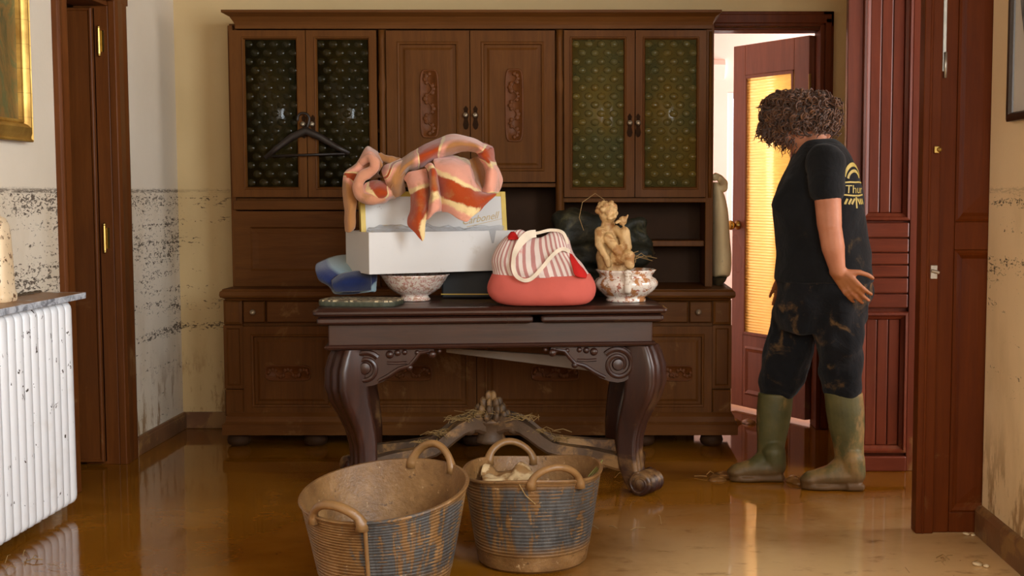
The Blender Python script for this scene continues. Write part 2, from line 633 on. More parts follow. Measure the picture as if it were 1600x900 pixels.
# ---- glazed door, open into the bright back room
def amber():
    n = NT('amber_reeded_glass')
    n.set(col=S(255, 236, 190), rough=0.14, trans=0.75, ior=1.3, spec=0.4)
    v = n.pos()
    tl = n.n.new('ShaderNodeBsdfTranslucent')
    tl.inputs[0].default_value = S(236, 196, 118)
    mx = n.n.new('ShaderNodeMixShader')
    mx.inputs[0].default_value = 0.45
    n.link(n.b.outputs[0], mx.inputs[1])
    n.link(tl.outputs[0], mx.inputs[2])
    n.link(mx.outputs[0], n.out.inputs[0])
    return n.m


MT['amber'] = amber()
hx, hy = 1.105, 6.585
fx, fy = 0.775, 7.10
L = sqrt((hx - fx) ** 2 + (hy - fy) ** 2)
ang = math.atan2(hy - fy, hx - fx)
gd = bpy.data.objects.new('door_2', None)
gd.location = (fx, fy, 0)
gd.rotation_euler = (0, 0, ang)
COL.objects.link(gd)
gd['kind'] = 'structure'
gd['label'] = 'glazed wooden door with amber ribbed glass standing open to the bright room'
T = 0.04
m = MB()
zb, zt = 0.02, 1.995
gx0, gx1, gz0, gz1 = 0.10, L - 0.115, 0.42, 1.83
for q in ((0, gx0, zb, zt), (gx1, L, zb, zt), (gx0, gx1, zb, gz0), (gx0, gx1, gz1, zt)):
    m.box(q[0], q[1], -T / 2, T / 2, q[2], q[3])
m.build('door_frame', 'glassdoor', gd, bevel=0.003, local=True)
m = MB()
for yy in (-T / 2 - 0.006, T / 2 - 0.002):
    for q in ((gx0, gx0 + 0.018, gz0, gz1), (gx1 - 0.018, gx1, gz0, gz1), (gx0, gx1, gz0, gz0 + 0.018), (gx0, gx1, gz1 - 0.018, gz1)):
        m.box(q[0], q[1], yy, yy + 0.008, q[2], q[3])
m.build('glazing_bead', 'glassdoor', gd, bevel=0.003, local=True)
m = MB().nested(0.12, L - 0.13, 0.09, 0.36, [(0, -T / 2 - 0.001), (0.012, -T / 2 - 0.008), (0.03, -T / 2 - 0.002)], FRONT)
m.build('door_panel', 'glassdoor', gd, local=True)
m = MB()
NR = 92
prof = []
for i in range(NR):
    z0 = gz0 + (gz1 - gz0) * i / NR
    dz = (gz1 - gz0) / NR
    prof += [(z0, -0.003), (z0 + dz * 0.25, -0.007), (z0 + dz * 0.5, -0.0085), (z0 + dz * 0.75, -0.007)]
prof.append((gz1, -0.003))
m.rings([[(gx0, d, z), (gx1, d, z), (gx1, 0.003, z), (gx0, 0.003, z)] for z, d in prof])
m.build('glass_pane', 'amber', gd, smooth=True, local=True)
m = MB()
m.lathe([(0.0, 0), (0.024, 0.001), (0.026, 0.006), (0.012, 0.01), (0.01, 0.03), (0.022, 0.037), (0.027, 0.05), (0.022, 0.062), (0.0, 0.066)], seg=20)
m.v = [(0.05 + x, -T / 2 - z, 1.02 + y) for x, y, z in m.v]
m.build('door_knob', 'brass', gd, smooth=True, local=True)
m = MB()
for zc in (0.3, 1.0, 1.75):
    m.tube([(L + 0.006, -T / 2, zc - 0.05), (L + 0.006, -T / 2, zc + 0.05)], 0.007, 8)
m.build('hinge', 'brass', gd, smooth='auto', local=True)

# ---- red-brown panelled leaf beside the woman
Y0 = 5.45
d3 = bpy.data.objects.new('door_3', None)
d3.location = (1.06, Y0, 0)
COL.objects.link(d3)
d3['kind'] = 'structure'
d3['label'] = 'tall red-brown panelled door leaf with upright and level boards'
X0, X1 = 1.0637, 1.60
xa, xb = 1.1482, 1.301
xm = 1.3392
xr = 1.3719
ztop = 2.72
zu0, zm0, zl1, zl0 = 1.079, 0.7046, 0.6909, 0.0784
m = MB()
m.box(X0, xa - 0.02, Y0, Y0 + 0.045, 0.0, ztop)
m.box(xm, xr, Y0, Y0 + 0.045, 0.0, ztop)
m.box(xr + 0.004, X1, Y0 + 0.004, Y0 + 0.045, 0.0, ztop)
m.box(xa - 0.02, xm, Y0 + 0.02, Y0 + 0.045, 0.0, ztop)
m.build('door_frame', 'doorR', d3, bevel=0.004)
for nm, z0, z1 in (('upper', zu0, ztop - 0.1), ('lower', zl0, zl1)):
    m = MB()
    m.nested(xa - 0.02, xm, z0, z1, [(0, Y0), (0.004, Y0 - 0.012), (0.014, Y0 - 0.014), (0.02, Y0 - 0.004), (0.032, Y0 + 0.004), (0.036, Y0 + 0.02)], FRONT, cap=False)
    m.build('panel_moulding', 'doorR', d3)
    w0, w1 = xa + 0.012, xm - 0.034
    nb = 3
    for i in range(nb):
        a, b = w0 + (w1 - w0) * i / nb, w0 + (w1 - w0) * (i + 1) / nb
        MB().box(a + 0.0015, b - 0.0015, Y0 + 0.008, Y0 + 0.02, z0 + 0.034, z1 - 0.034).build('board', 'doorR', d3, bevel=0.004)
zs = [0.7046, 0.7677, 0.8362, 0.8909, 0.9428, 1.0055, 1.0735]
for a, b in zip(zs, zs[1:]):
    MB().box(xa - 0.018, xm - 0.002, Y0 + 0.002, Y0 + 0.02, a + 0.002, b - 0.002).build('plank', 'doorRx', d3, bevel=0.005)
MB().box(X0, xm, Y0 - 0.012, Y0 + 0.01, 0.0, zl0 - 0.012).build('kick_board', 'doorRx', d3, bevel=0.006)

# ---- dark leaf by the right wall
Y1 = 4.45
d4 = bpy.data.objects.new('door_4', None)
d4.location = (1.12, Y1, 0)
COL.objects.link(d4)
d4['kind'] = 'structure'
d4['label'] = 'dark brown door leaf with bolts on its edge next to the right wall'
xe0, xe1, xs, xz = 1.1284, 1.1906, 1.2495, 1.66
m = MB()
m.box(xe0, xe1, Y1 - 0.018, Y1 + 0.05, 0, 2.72)
m.box(xe0 + 0.02, xe0 + 0.03, Y1 - 0.022, Y1 - 0.01, 0, 2.72)
m.box(xe1, xz, Y1 + 0.016, Y1 + 0.045, 0, 2.72)
m.box(xe1, xs, Y1, Y1 + 0.045, 0, 2.72)
z1_, z2_, z3_ = 1.099, 0.9989, 0.0735
m.box(xs, xz, Y1, Y1 + 0.045, z2_, z1_)
m.box(xs, xz, Y1, Y1 + 0.045, 0, z3_)
m.box(xz - 0.08, xz, Y1, Y1 + 0.045, 0, 2.72)
m.build('door_frame', 'doorD', d4, bevel=0.004)
for a, b in ((z1_, 2.6), (z3_, z2_)):
    MB().nested(xs, xz - 0.08, a, b, [(0, Y1 - 0.001), (0.008, Y1 - 0.006), (0.018, Y1), (0.03, Y1 + 0.012), (0.09, Y1 + 0.008)], FRONT).build('door_panel', 'doorD', d4)
MB().box(1.1933, 1.2065, Y1 - 0.006, Y1 + 0.002, 1.6138, 2.3).build('bolt_plate', 'steel', d4, bevel=0.002)
MB().tube([(1.2026, Y1 - 0.010, 1.592), (1.2026, Y1 - 0.010, 1.6792)], 0.0055, 8).build('bolt_rod', 'steel', d4, smooth=True)
xk, zk = 1.1764, 1.3459
MB().box(xk - 0.012, xk + 0.006, Y1 - 0.034, Y1 - 0.017, zk - 0.012, zk + 0.012).ell((xk + 0.004, Y1 - 0.036, zk), 0.009, seg=10, rows=6).build('latch', 'brass', d4, bevel=0.002)
xk, zk = 1.1739, 0.9243
MB().box(xk - 0.012, xk + 0.012, Y1 - 0.026, Y1 - 0.017, zk - 0.024, zk + 0.024).tube([(xk - 0.012, Y1 - 0.034, zk + 0.006), (xk + 0.016, Y1 - 0.034, zk - 0.002)], 0.006, 8).build('latch', 'steel', d4, bevel=0.002)

# ================================================================== CABINET
YF, YB = 6.10, 6.42
cab = empty('china_cabinet', (-0.58, 6.2, 0), 'wide brown wooden china cabinet with glass doors and carved panels against the back wall', 'cabinet')
B = lambda: MB()
xl, xR = -1.7329, 0.5605
zw = 0.7498                 # top of the worktop
zc = 1.9641                   # underside of the cornice
ztopc = 2.0449
zg = 1.1739                  # bottom of glazed doors
zs_ = 1.2436                 # bottom of middle doors
xp1a, xp1b = -1.024, -0.9846
xp2a, xp2b = -0.1878, -0.1485
xrs = 0.5241
xls = -1.7208
m = B()
m.box(xl, xls + 0.012, YF + 0.004, YB, zw, zc + 0.02)          # left side
m.box(xrs, xR, YF + 0.004, YB, zw, zc + 0.02)            # right side
m.box(xp1a, xp1b, YF + 0.004, YB, zw, zc)
m.box(xp2a, xp2b, YF + 0.004, YB, zw, zc)
m.box(xl, xR, YF + 0.03, YB, zc - 0.004, zc + 0.03)            # top
m.box(xl, xp1b, YF + 0.022, YB, zg - 0.028, zg)                # shelf under the glazed doors
m.box(xp2a, xR, YF + 0.006, YB, zg - 0.022, zg)
m.box(xp1b, xp2a, YF + 0.006, YB, zs_ - 0.02, zs_)
m.build('carcass', 'cab', cab, bevel=0.003)
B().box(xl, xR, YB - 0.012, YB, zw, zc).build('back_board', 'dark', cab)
for a, b, zz in ((xls + 0.012, xp1a, 1.493), (xp2b, xrs, 1.5083)):
    B().box(a, b, YF + 0.03, YB - 0.012, zz - 0.009, zz + 0.009).build('inner_shelf', 'cab', cab)
B().box(xp2b, xrs, YF + 0.05, YB - 0.012, 0.9405, 0.9682).build('niche_shelf', 'cab', cab, bevel=0.003)
# cornice
xc0, xc1 = -1.737, 0.5879
pr = [(0, ztopc), (0, ztopc - 0.012), (0.012, ztopc - 0.018), (0.03, ztopc - 0.028), (0.044, ztopc - 0.05), (0.05, ztopc - 0.065), (0.05, zc), (0.07, zc)]
m = B()
m.rings([[(xc0 + i, 6.02 + i, z), (xc1 - i * 0.8, 6.02 + i, z), (xc1 - i * 0.8, YB, z), (xc0 + i, YB, z)] for i, z in pr])
m.build('cornice', 'cabx', cab)


def bullseye_pane(x0, x1, z0, z1, y, mat):
    hb = 0.011 if mat == 'gl_r' else 0.004
    m = MB()
    m.box(x0, x1, y, y + 0.004, z0, z1)
    nx, nz = 4, 17
    for i in range(nx):
        for k in range(nz):
            cx = x0 + (x1 - x0) * (i + 0.5 + (0.25 if k % 2 else -0.25)) / nx
            cz = z0 + (z1 - z0) * (k + 0.5) / nz
            rx, rz = (x1 - x0) / nx * 0.36, (z1 - z0) / nz * 0.44
            rr = []
            for th in (0.0, 0.5, 1.0, 1.35):
                rr.append([(cx + rx * cos(th) * cos(q * pi / 4), y - hb * sin(th), cz + rz * cos(th) * sin(q * pi / 4)) for q in range(8)])
            m.rings(rr, True, (False, True))
    return m


def amber_green(name, a, b, tr):
    n = NT(name)
    v = n.coord()
    c = n.ramp(n.noise(v, 5, 4), [(0.35, a), (0.65, b)])
    n.set(col=c, rough=0.14, trans=tr, ior=1.45)
    n.bump(n.noise(v, 40, 3), 0.25, 0.004)
    tb = n.n.new('ShaderNodeBsdfTransparent')
    n.link(c, tb.inputs[0])
    mx = n.n.new('ShaderNodeMixShader')
    mx.inputs[0].default_value = 0.62
    n.link(n.b.outputs[0], mx.inputs[1])
    n.link(tb.outputs[0], mx.inputs[2])
    n.link(mx.outputs[0], n.out.inputs[0])
    return n.m


MT['gl_l'] = amber_green('dark_bottle_glass', S(88, 72, 34), S(62, 58, 36), 0.3)
MT['gl_r'] = amber_green('olive_bullseye_glass', S(168, 140, 66), S(128, 128, 84), 0.2)
MT['escut'] = plain('dark_escutcheon', S(44, 26, 12), 0.7, 0.2, 20, 0, spec=0.05)
MT['knob'] = plain('pale_metal_knob', S(190, 175, 150), 0.3, 0.1, 20, 0, metal=0.7)


def knob(x, y, z, parent, r=0.011, plate=True):
    m = MB()
    m.lathe([(0.0, 0), (0.005, 0), (0.004, 0.012), (r, 0.017), (r * 1.05, 0.024), (r * 0.7, 0.031), (0, 0.033)], seg=14)
    m.v = [(x + a, y - c, z + b) for a, b, c in m.v]
    k = m.build('knob', 'knob', parent, smooth=True)
    if plate:
        e = MB()
        pts = [(0, 0.045), (0.012, 0.03), (0.008, 0.015), (0.014, 0), (0.009, -0.02), (0.016, -0.045), (0.010, -0.062), (0, -0.068)]
        pts = pts + [(-a, b) for a, b in reversed(pts[1:-1])]
        e.prism([(x + a * 0.9, z + b) for a, b in pts], y - 0.003, y + 0.001, 'XZ')
        e.build('escutcheon', 'escut', parent, bevel=0.001)
    return k


def glazed(x0, x1, gx0, gx1, gz0, gz1, z0, z1, mat, kx, kz):
    m = MB()
    g = 0.002
    for q in ((x0 + g, gx0 - 0.012, z0, z1), (gx1 + 0.012, x1 - g, z0, z1), (gx0 - 0.012, gx1 + 0.012, z0, gz0 - 0.012), (gx0 - 0.012, gx1 + 0.012, gz1 + 0.012, z1)):
        m.box(q[0], q[1], YF - 0.02, YF, q[2], q[3])
    m.nested(gx0 - 0.013, gx1 + 0.013, gz0 - 0.013, gz1 + 0.013, [(0, YF - 0.02), (0.003, YF - 0.025), (0.007, YF - 0.024), (0.013, YF - 0.008), (0.013, YF)], FRONT, cap=False)
    d = m.build('door', 'cab', cab)
    bullseye_pane(gx0, gx1, gz0, gz1, YF - 0.006, mat).build('glass_pane', mat, d, smooth=True)
    knob(kx, YF - 0.02, kz, d)
    return d


gz1, gz0 = 1.9153, 1.2254
for (a, b, ga, gb, mat, kx, kz) in (
        (-1.7208, -1.3603, -1.6481, -1.4088, 'gl_l', -1.3736, 1.5203),
        (-1.3603, -1.027, -1.3088, -1.0695, 'gl_l', -1.3314, 1.5203),
        (-0.1485, 0.1878, -0.106, 0.1333, 'gl_r', 0.163, 1.5263),
        (0.1878, 0.5241, 0.2363, 0.4757, 'gl_r', 0.2023, 1.5263)):
    glazed(a, b, ga, gb, gz0, gz1, zg + 0.003, zc - 0.006, mat, kx, kz)


def carving(x0, x1, z0, z1, y, parent, seed):
    """low relief: raised field with rounded ends, scrolling stem and leaf lobes"""
    rnd = random.Random(seed)
    m = MB()
    vert = (z1 - z0) > (x1 - x0)
    L, Wd = ((z1 - z0), (x1 - x0)) if vert else ((x1 - x0), (z1 - z0))
    cx, cz = (x0 + x1) / 2, (z0 + z1) / 2
    T = (lambda a, b, d: (cx + b, y - d, cz + a)) if vert else (lambda a, b, d: (cx + a, y - d, cz + b))
    hw, hl = Wd / 2, L / 2
    out = []
    for i in range(24):
        t = 2 * pi * i / 24
        ca, sa = cos(t), sin(t)
        out.append((hl * (abs(ca) ** 0.35) * (1 if ca > 0 else -1), hw * (abs(sa) ** 0.35) * (1 if sa > 0 else -1)))
    m.rings([[T(a, b, 0) for a, b in out], [T(a, b, 0.006) for a, b in out], [T(a * 0.98, b * 0.93, 0.009) for a, b in out],
             [T(a * 0.955, b * 0.84, 0.008) for a, b in out], [T(a * 0.945, b * 0.8, 0.003) for a, b in out]])
    n = max(4, int(L / (Wd * 0.55)))
    stem = [T(-hl * 0.88 + 1.76 * hl * i / 40, hw * 0.34 * sin(i / 40 * pi * n), 0.006) for i in range(41)]
    m.tube(stem, hw * 0.07, 6)
    for i in range(n):
        a = -hl * 0.85 + 1.7 * hl * (i + 0.5) / n
        sg = 1 if i % 2 else -1
        for q in range(3):
            ra = hw * rnd.uniform(0.2, 0.3)
            c = T(a + (q - 1) * hw * 0.36, -sg * hw * (0.42 - 0.12 * abs(q - 1)), 0.005)
            m.ell(c, (ra, 0.004, ra), seg=8, rows=6)
    for s_ in (-1, 1):
        m.ell(T(s_ * hl * 0.86, 0, 0.005), (hw * 0.25, 0.006, hw * 0.25), seg=8, rows=6)
    return m.build('carved_ornament', 'carve', parent, smooth=True)


def panelled(name, x0, x1, z0, z1, y, st, orn=None, kn=None, seed=1, plate=True):
    m = MB()
    g = 0.002
    m.nested(x0 + g, x1 - g, z0 + g, z1 - g, [(0, y + 0.02), (0, y), (st, y), (st + 0.004, y - 0.004), (st + 0.012, y - 0.002), (st + 0.016, y + 0.008), (st + 0.028, y + 0.008), (st + 0.04, y + 0.002)], FRONT)
    d = m.build(name, 'cab', cab)
    if orn:
        carving(orn[0], orn[1], orn[2], orn[3], y + 0.002, d, seed)
    if kn:
        knob(kn[0], y, kn[1], d, plate=plate)
    return d


panelled('door', -0.9846, -0.5893, zs_ + 0.003, zc - 0.006, YF - 0.02, 0.05,
         (-0.8261, -0.7357, 1.4543, 1.7773), (-0.6095, 1.5622), 3)
panelled('door', -0.5893, -0.1878, zs_ + 0.003, zc - 0.006, YF - 0.02, 0.05,
         (-0.4251, -0.3377, 1.4363, 1.7803), (-0.5643, 1.5622), 4)
# slim turned pilasters beside the middle doors
for a, b in ((xp1a, xp1b), (xp2a, xp2b)):
    c = (a + b) / 2
    pr = []
    for i in range(25):
        t = i / 24
        r = 0.014 + 0.003 * sin(t * pi)
        if t in (0, 1):
            r = 0.018
        if abs(t - 0.78) < 0.03:
            r = 0.021
        pr.append((r, zw + (zc - zw - 0.004) * t))
    MB().lathe(pr, (c, YF - 0.004, 0), 12).build('pilaster', 'cab', cab, smooth=True)
MB().lathe([(0.008, 0), (0.01, 0.1), (0.008, zc - zg - 0.01)], (xrs + 0.02, YF + 0.002, zg), 10).build('pilaster', 'cab', cab, smooth=True)
# writing flap under the left glazed doors
m = MB()
m.box(xls, xp1a, YF - 0.006, YF + 0.016, 1.1162, 1.1618)
m.build('rail', 'cabx', cab, bevel=0.004)
m = MB()
m.nested(xls + 0.002, xp1a - 0.002, zw + 0.002, 1.1101, [(0, YF + 0.02), (0, YF), (0.075, YF), (0.083, YF + 0.01), (0.11, YF + 0.012)], FRONT)
m.build('flap', 'cabx', cab)

# lower part
YL = 5.98
bx0, bx1 = -1.7464, 0.6413
zd = 0.6956
zp = 0.1468
m = B()
m.box(bx0, bx1, YL + 0.02, YB, 0.06, zd)
m.build('base_carcass', 'cab', cab, bevel=0.003)
wx0, wx1 = -1.7488, 0.6535
pr = [(0.028, zd), (0.018, zd + 0.01), (0.004, zd + 0.016), (0, zd + 0.026), (0.002, zw - 0.012), (0.012, zw - 0.004), (0.012, zw)]
m = B()
m.rings([[(wx0 + i, 5.93 + i, z), (wx1 - i, 5.93 + i, z), (wx1 - i, YB, z), (wx0 + i, YB, z)] for i, z in pr])
m.build('worktop', 'cabx', cab)
pr = [(0.0, 0.0627), (0.0, 0.1113), (0.012, 0.1235), (0.016, 0.1478), (0.032, 0.166)]
px0, px1 = -1.751, 0.6698
m = B()
m.rings([[(px0 + i, 5.94 + i, z), (px1 - i, 5.94 + i, z), (px1 - i, YB, z), (px0 + i, YB, z)] for i, z in pr])
m.build('plinth', 'cabx', cab)
zdr = 0.581
xpl, xpr = -1.656, 0.551
for a, b in ((bx0, xpl), (xpr, bx1)):
    m = MB()
    m.nested(a + 0.002, b - 0.002, zdr, zd, [(0, YL + 0.02), (0, YL + 0.004), (0.012, YL - 0.002), (0.02, YL - 0.002)], FRONT)
    m.nested(a, b, 0.2778, zdr - 0.004, [(0, YL + 0.02), (0, YL), (0.014, YL), (0.02, YL + 0.008)], FRONT)
    m.nested(a + 0.001, b - 0.001, zp, 0.2718, [(0, YL + 0.02), (0, YL + 0.002), (0.006, YL - 0.003)], FRONT)
    m.build('corner_post', 'cab', cab)
dx = [xpl, -1.5463, -1.0659, -0.5555, -0.045, 0.4384, xpr]
for i in range(6):
    m = MB()
    m.nested(dx[i] + 0.003, dx[i + 1] - 0.003, zdr + 0.008, zd - 0.004, [(0, YL + 0.02), (0, YL + 0.004), (0.006, YL - 0.004), (0.014, YL - 0.004)], FRONT)
    d = m.build('drawer', 'cabx', cab)
    xk = {0: -1.6004, 5: 0.4834}.get(i, (dx[i] + dx[i + 1]) / 2)
    knob(xk, YL - 0.004, 0.6413, d, 0.013, False)
ddx = [xpl, -1.2053, -0.5575, 0.2049, xpr]
orn = [(-1.5518, -1.3379), (-0.9944, -0.7684), (-0.3013, -0.0753), (0.3134, 0.458)]
for i in range(4):
    panelled('door', ddx[i], ddx[i + 1], zp + 0.004, zdr - 0.006, YL - 0.006, 0.036,
             (orn[i][0], orn[i][1], 0.3143, 0.3903), None, 10 + i)
for px_ in (-1.6942, -1.3298, -0.5769, 0.2277, 0.5526):
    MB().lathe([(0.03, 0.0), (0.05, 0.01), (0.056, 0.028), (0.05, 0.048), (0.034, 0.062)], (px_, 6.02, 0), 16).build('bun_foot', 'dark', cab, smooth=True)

# ================================================================== TABLE
TR = radians(6.5)
TC = (-0.435, 5.19, 0)
TC = (-0.427, 5.19, 0)
tab = empty('side_table', TC, 'dark carved mahogany table on scroll feet in front of the cabinet', 'table', rotz=TR)
TZ = 0.762
HL, HW = 0.680, 0.315


def table_point(lx, ly, z):
    return (TC[0] + lx * cos(TR) - ly * sin(TR), TC[1] + lx * sin(TR) + ly * cos(TR), z)


def rrect(hl, hw, r=0.02, n=4):
    o = []
    for (sx, sy, a0) in ((1, 1, 0), (-1, 1, 90), (-1, -1, 180), (1, -1, 270)):
        for i in range(n + 1):
            a = radians(a0 + 90 * i / n)
            o.append((sx * (hl - r) + r * cos(a), sy * (hw - r) + r * sin(a)))
    return o


def profile_slab(m, hl, hw, prof, cx=0, r=0.02):
    m.rings([[(cx + a, b, z) for a, b in rrect(hl - i, hw - i, r)] for i, z in prof])


m = MB()
profile_slab(m, HL, HW, [(0.02, TZ - 0.034), (0.006, TZ - 0.03), (0.0, TZ - 0.022), (0.0, TZ - 0.014), (0.008, TZ - 0.008), (0.014, TZ - 0.003), (0.024, TZ)])
m.build('tabletop', 'tab', tab, local=True)
for s_, cx, hl in ((-1, -HL / 2 + 0.085, HL / 2 + 0.07), (1, HL / 2 + 0.085, HL / 2 - 0.1)):
    m = MB()
    profile_slab(m, hl, HW - 0.008, [(0.014, TZ - 0.066), (0.003, TZ - 0.06), (0, TZ - 0.054), (0.0, TZ - 0.042), (0.01, TZ - 0.036)], cx, 0.012)
    m.build('draw_leaf', 'tab', tab, local=True)
m = MB()
AL, AW = HL - 0.055, HW - 0.045
profile_slab(m, AL, AW, [(0.0, TZ - 0.146), (0.0, TZ - 0.066)], 0, 0.006)
m.build('apron', 'tab', tab, local=True)
m = MB()
profile_slab(m, AL + 0.016, AW + 0.016, [(0.016, TZ - 0.164), (0.004, TZ - 0.16), (0.0, TZ - 0.153), (0.004, TZ - 0.147), (0.013, TZ - 0.143)], 0, 0.012)
m.build('apron_moulding', 'tab', tab, local=True)

ZL = TZ - 0.163


def leg_mesh(sx, sy):
    """cabriole leg: S-shaped sweep of a ridged square along the diagonal, ending in a scroll foot"""
    m = MB()
    bx, by = sx * (AL - 0.07) + 0.022, sy * (AW - 0.065)
    d = Vector((sx * 0.8, sy * 0.6, 0)).normalized()
    tn = Vector((-d.y, d.x, 0))
    st = [(ZL, 0.010, 0.066), (ZL - 0.03, 0.022, 0.07), (ZL - 0.08, 0.034, 0.074), (ZL - 0.15, 0.036, 0.074), (ZL - 0.21, 0.022, 0.068), (ZL - 0.26, 0.0, 0.060),
          (ZL - 0.32, -0.022, 0.052), (ZL - 0.38, -0.034, 0.048), (ZL - 0.44, -0.036, 0.046), (ZL - 0.5, -0.026, 0.045), (ZL - 0.55, -0.01, 0.042), (0.012, 0.0, 0.03)]
    sec = []
    N = 48
    for j in range(N):
        a = 2 * pi * j / N
        ca, sa = cos(a), sin(a)
        k = 0.94 / (abs(ca) ** 7 + abs(sa) ** 7) ** (1 / 7)
        ridge = 1.0 - (0.07 if (ca > 0.8 and 0.2 < abs(sa) < 0.5) else 0.0) - (0.04 if (abs(sa) > 0.9) else 0.0)
        sec.append((ca * k * ridge, sa * k))
    rr = []
    for z, off, w in st:
        rr.append([(bx + d.x * (off + a * w * 0.95) + tn.x * b * w, by + d.y * (off + a * w * 0.95) + tn.y * b * w, z) for a, b in sec])
    m.rings(rr)
    return m, Vector((bx, by, 0)), d, tn


def spiral(c, u, w, r0, r1, turns, a0=0, n=40, sg=1):
    return [c + (u * cos(a0 + sg * 2 * pi * turns * i / n) + w * sin(a0 + sg * 2 * pi * turns * i / n)) * (r0 + (r1 - r0) * i / n) for i in range(n + 1)]


for sx in (-1, 1):
    for sy in (-1, 1):
        m, b, d, tn = leg_mesh(sx, sy)
        lg = m.build('leg', 'leg', tab, local=True, smooth='auto')
        f = MB()
        c = b + d * 0.035 + Vector((0, 0, 0.048))
        up = Vector((0, 0, 1))
        R = 0.048
        for s_ in (-1, 1):
            f.rings([[c + tn * (s_ * hgt) + (d * cos(2 * pi * j / 20) + up * sin(2 * pi * j / 20)) * rad for j in range(20)]
                     for hgt, rad in ((0.0, R), (0.05, R), (0.054, R * 0.9), (0.05, R * 0.62), (0.054, R * 0.45), (0.06, R * 0.2))])
            f.tube(spiral(c + tn * (s_ * 0.05), d, up, R * 0.95, R * 0.25, 1.6, a0=pi / 2), 0.006, 6)
        for q in (-0.034, -0.0115, 0.0115, 0.034):
            f.ell(c + tn * q + d * 0.03 + Vector((0, 0, 0.004)), (0.036, 0.0125, 0.04), Matrix((d, tn, up)).transposed(), 10, 8)
        f.warp(lambda x, y, z: (x, y, max(z, 0.0)))
        f.build('scroll_foot', 'leg', lg, local=True, smooth=True)


def bracket(x0, sg):
    """scrolled corner bracket below the apron: volute plus acanthus tail"""
    m = MB()
    y = -(AW - 0.012)
    c = Vector((x0, y, ZL - 0.073))
    th = 0.045
    o = [(0.0, 0.072), (0.05, 0.07), (0.262, 0.07), (0.27, 0.056), (0.262, 0.044), (0.245, 0.05), (0.225, 0.058), (0.205, 0.052), (0.192, 0.03), (0.185, 0.012),
         (0.168, -0.004), (0.15, 0.0), (0.13, -0.012), (0.10, -0.03), (0.07, -0.052), (0.035, -0.066)]
    circ = [(0.072 * cos(radians(a)), 0.072 * sin(radians(a))) for a in range(270, 90, -20)]
    poly = [(c.x + sg * a, c.z + b) for a, b in o + circ]
    m.prism(poly, y, y + th, 'XZ')
    u, w = Vector((sg, 0, 0)), Vector((0, 0, 1))
    cc = Vector((c.x, y, c.z))
    m.tube(spiral(cc, u, w, 0.064, 0.024, 1.5, a0=radians(40), n=48), [0.012 - 0.004 * i / 48 for i in range(49)], 8)
    m.rings([[cc + Vector((0.024 * k * cos(2 * pi * j / 20), -e, 0.024 * k * sin(2 * pi * j / 20))) for j in range(20)] for k, e in ((1, 0), (1, 0.006), (0.85, 0.012), (0.3, 0.015))])
    m.tube([cc + Vector((sg * a, -0.002, b)) for a, b in ((0.05, -0.05), (0.09, -0.03), (0.13, -0.004), (0.17, 0.008), (0.19, 0.03), (0.21, 0.056), (0.245, 0.062))], [0.007, 0.009, 0.009, 0.008, 0.008, 0.008, 0.006], 8)
    m.tube([cc + Vector((sg * a, -0.002, b)) for a, b in ((0.085, 0.02), (0.12, 0.018), (0.16, 0.02))], 0.006, 6)
    for a, b, r in ((0.17, 0.0, 0.013), (0.258, 0.05, 0.016), (0.285, 0.062, 0.009), (0.095, 0.052, 0.016), (0.125, 0.058, 0.013), (0.152, 0.06, 0.011), (0.2, 0.058, 0.01)):
        m.ell(cc + Vector((sg * a, 0.0, b)), (r, r * 0.9, r), seg=10, rows=8)
    m.build('scroll_bracket', 'leg', tab, local=True, smooth='auto')


bracket(-AL + 0.135, 1)
bracket(AL - 0.135, -1)

# stretcher: four serpentine arms meeting under a finial
SC = Vector((0.0, 0.0, 0.222))
ARM = {}
for sx in (-1, 1):
    for sy in (-1, 1):
        end = Vector((sx * (AL - 0.085), sy * (AW - 0.085), 0.10))
        pts = []
        for i in range(17):
            t = i / 16
            p = SC.lerp(end, t)
            p.z = SC.z + 0.035 * sin(min(t * 2.4, 1) * pi) - (SC.z - 0.115) * (3 * t * t - 2 * t ** 3) + 0.02 * sin(t * pi * 3) * (1 - t)
            sidev = Vector((-(end - SC).y, (end - SC).x, 0)).normalized()
            p += sidev * 0.03 * sin(t * 2 * pi) * sx * sy
            pts.append(p)
        m = MB()
        rr = []
        for i, p in enumerate(pts):
            t = (pts[min(i + 1, 16)] - pts[max(i - 1, 0)]).normalized()
            sd = Vector((-t.y, t.x, 0)).normalized()
            up = t.cross(sd) * -1
            hw, hh = 0.028, 0.034 - 0.008 * sin(i / 16 * pi)
            sec = [(-hw, -hh), (hw, -hh), (hw, hh * 0.6), (hw * 0.6, hh), (-hw * 0.6, hh), (-hw, hh * 0.6)]
            rr.append([p + sd * a + up * b for a, b in sec])
        m.rings(rr)
        for t0 in (3, 13):
            m.ell(pts[t0] + Vector((0, 0, -0.02)), (0.03, 0.03, 0.024), seg=10, rows=8)
        ARM[(sx, sy)] = [table_point(p.x, p.y, p.z + 0.034) for p in pts]
        m.build('stretcher_arm', 'arm', tab, local=True, smooth='auto')
m = MB().lathe([(0.036, -0.05), (0.062, -0.04), (0.06, -0.028), (0.052, -0.012), (0.056, 0.03), (0.066, 0.040), (0.070, 0.050), (0.062, 0.057), (0.02, 0.059)], SC, 24)
fin = m.build('finial_urn', 'arm', tab, local=True, smooth=True)
m = MB()
for k in range(4):
    n = (10, 9, 7, 4)[k]
    for i in range(n):
        a = 2 * pi * (i + 0.5 * (k % 2)) / n
        r = (0.060, 0.046, 0.030, 0.010)[k]
        p = SC + Vector((r * cos(a), r * sin(a), 0.066 + 0.026 * k))
        m.ell(p, (0.019, 0.013, 0.026), Euler((0, 0.5 - 0.1 * k, a)).to_matrix(), 8, 6)
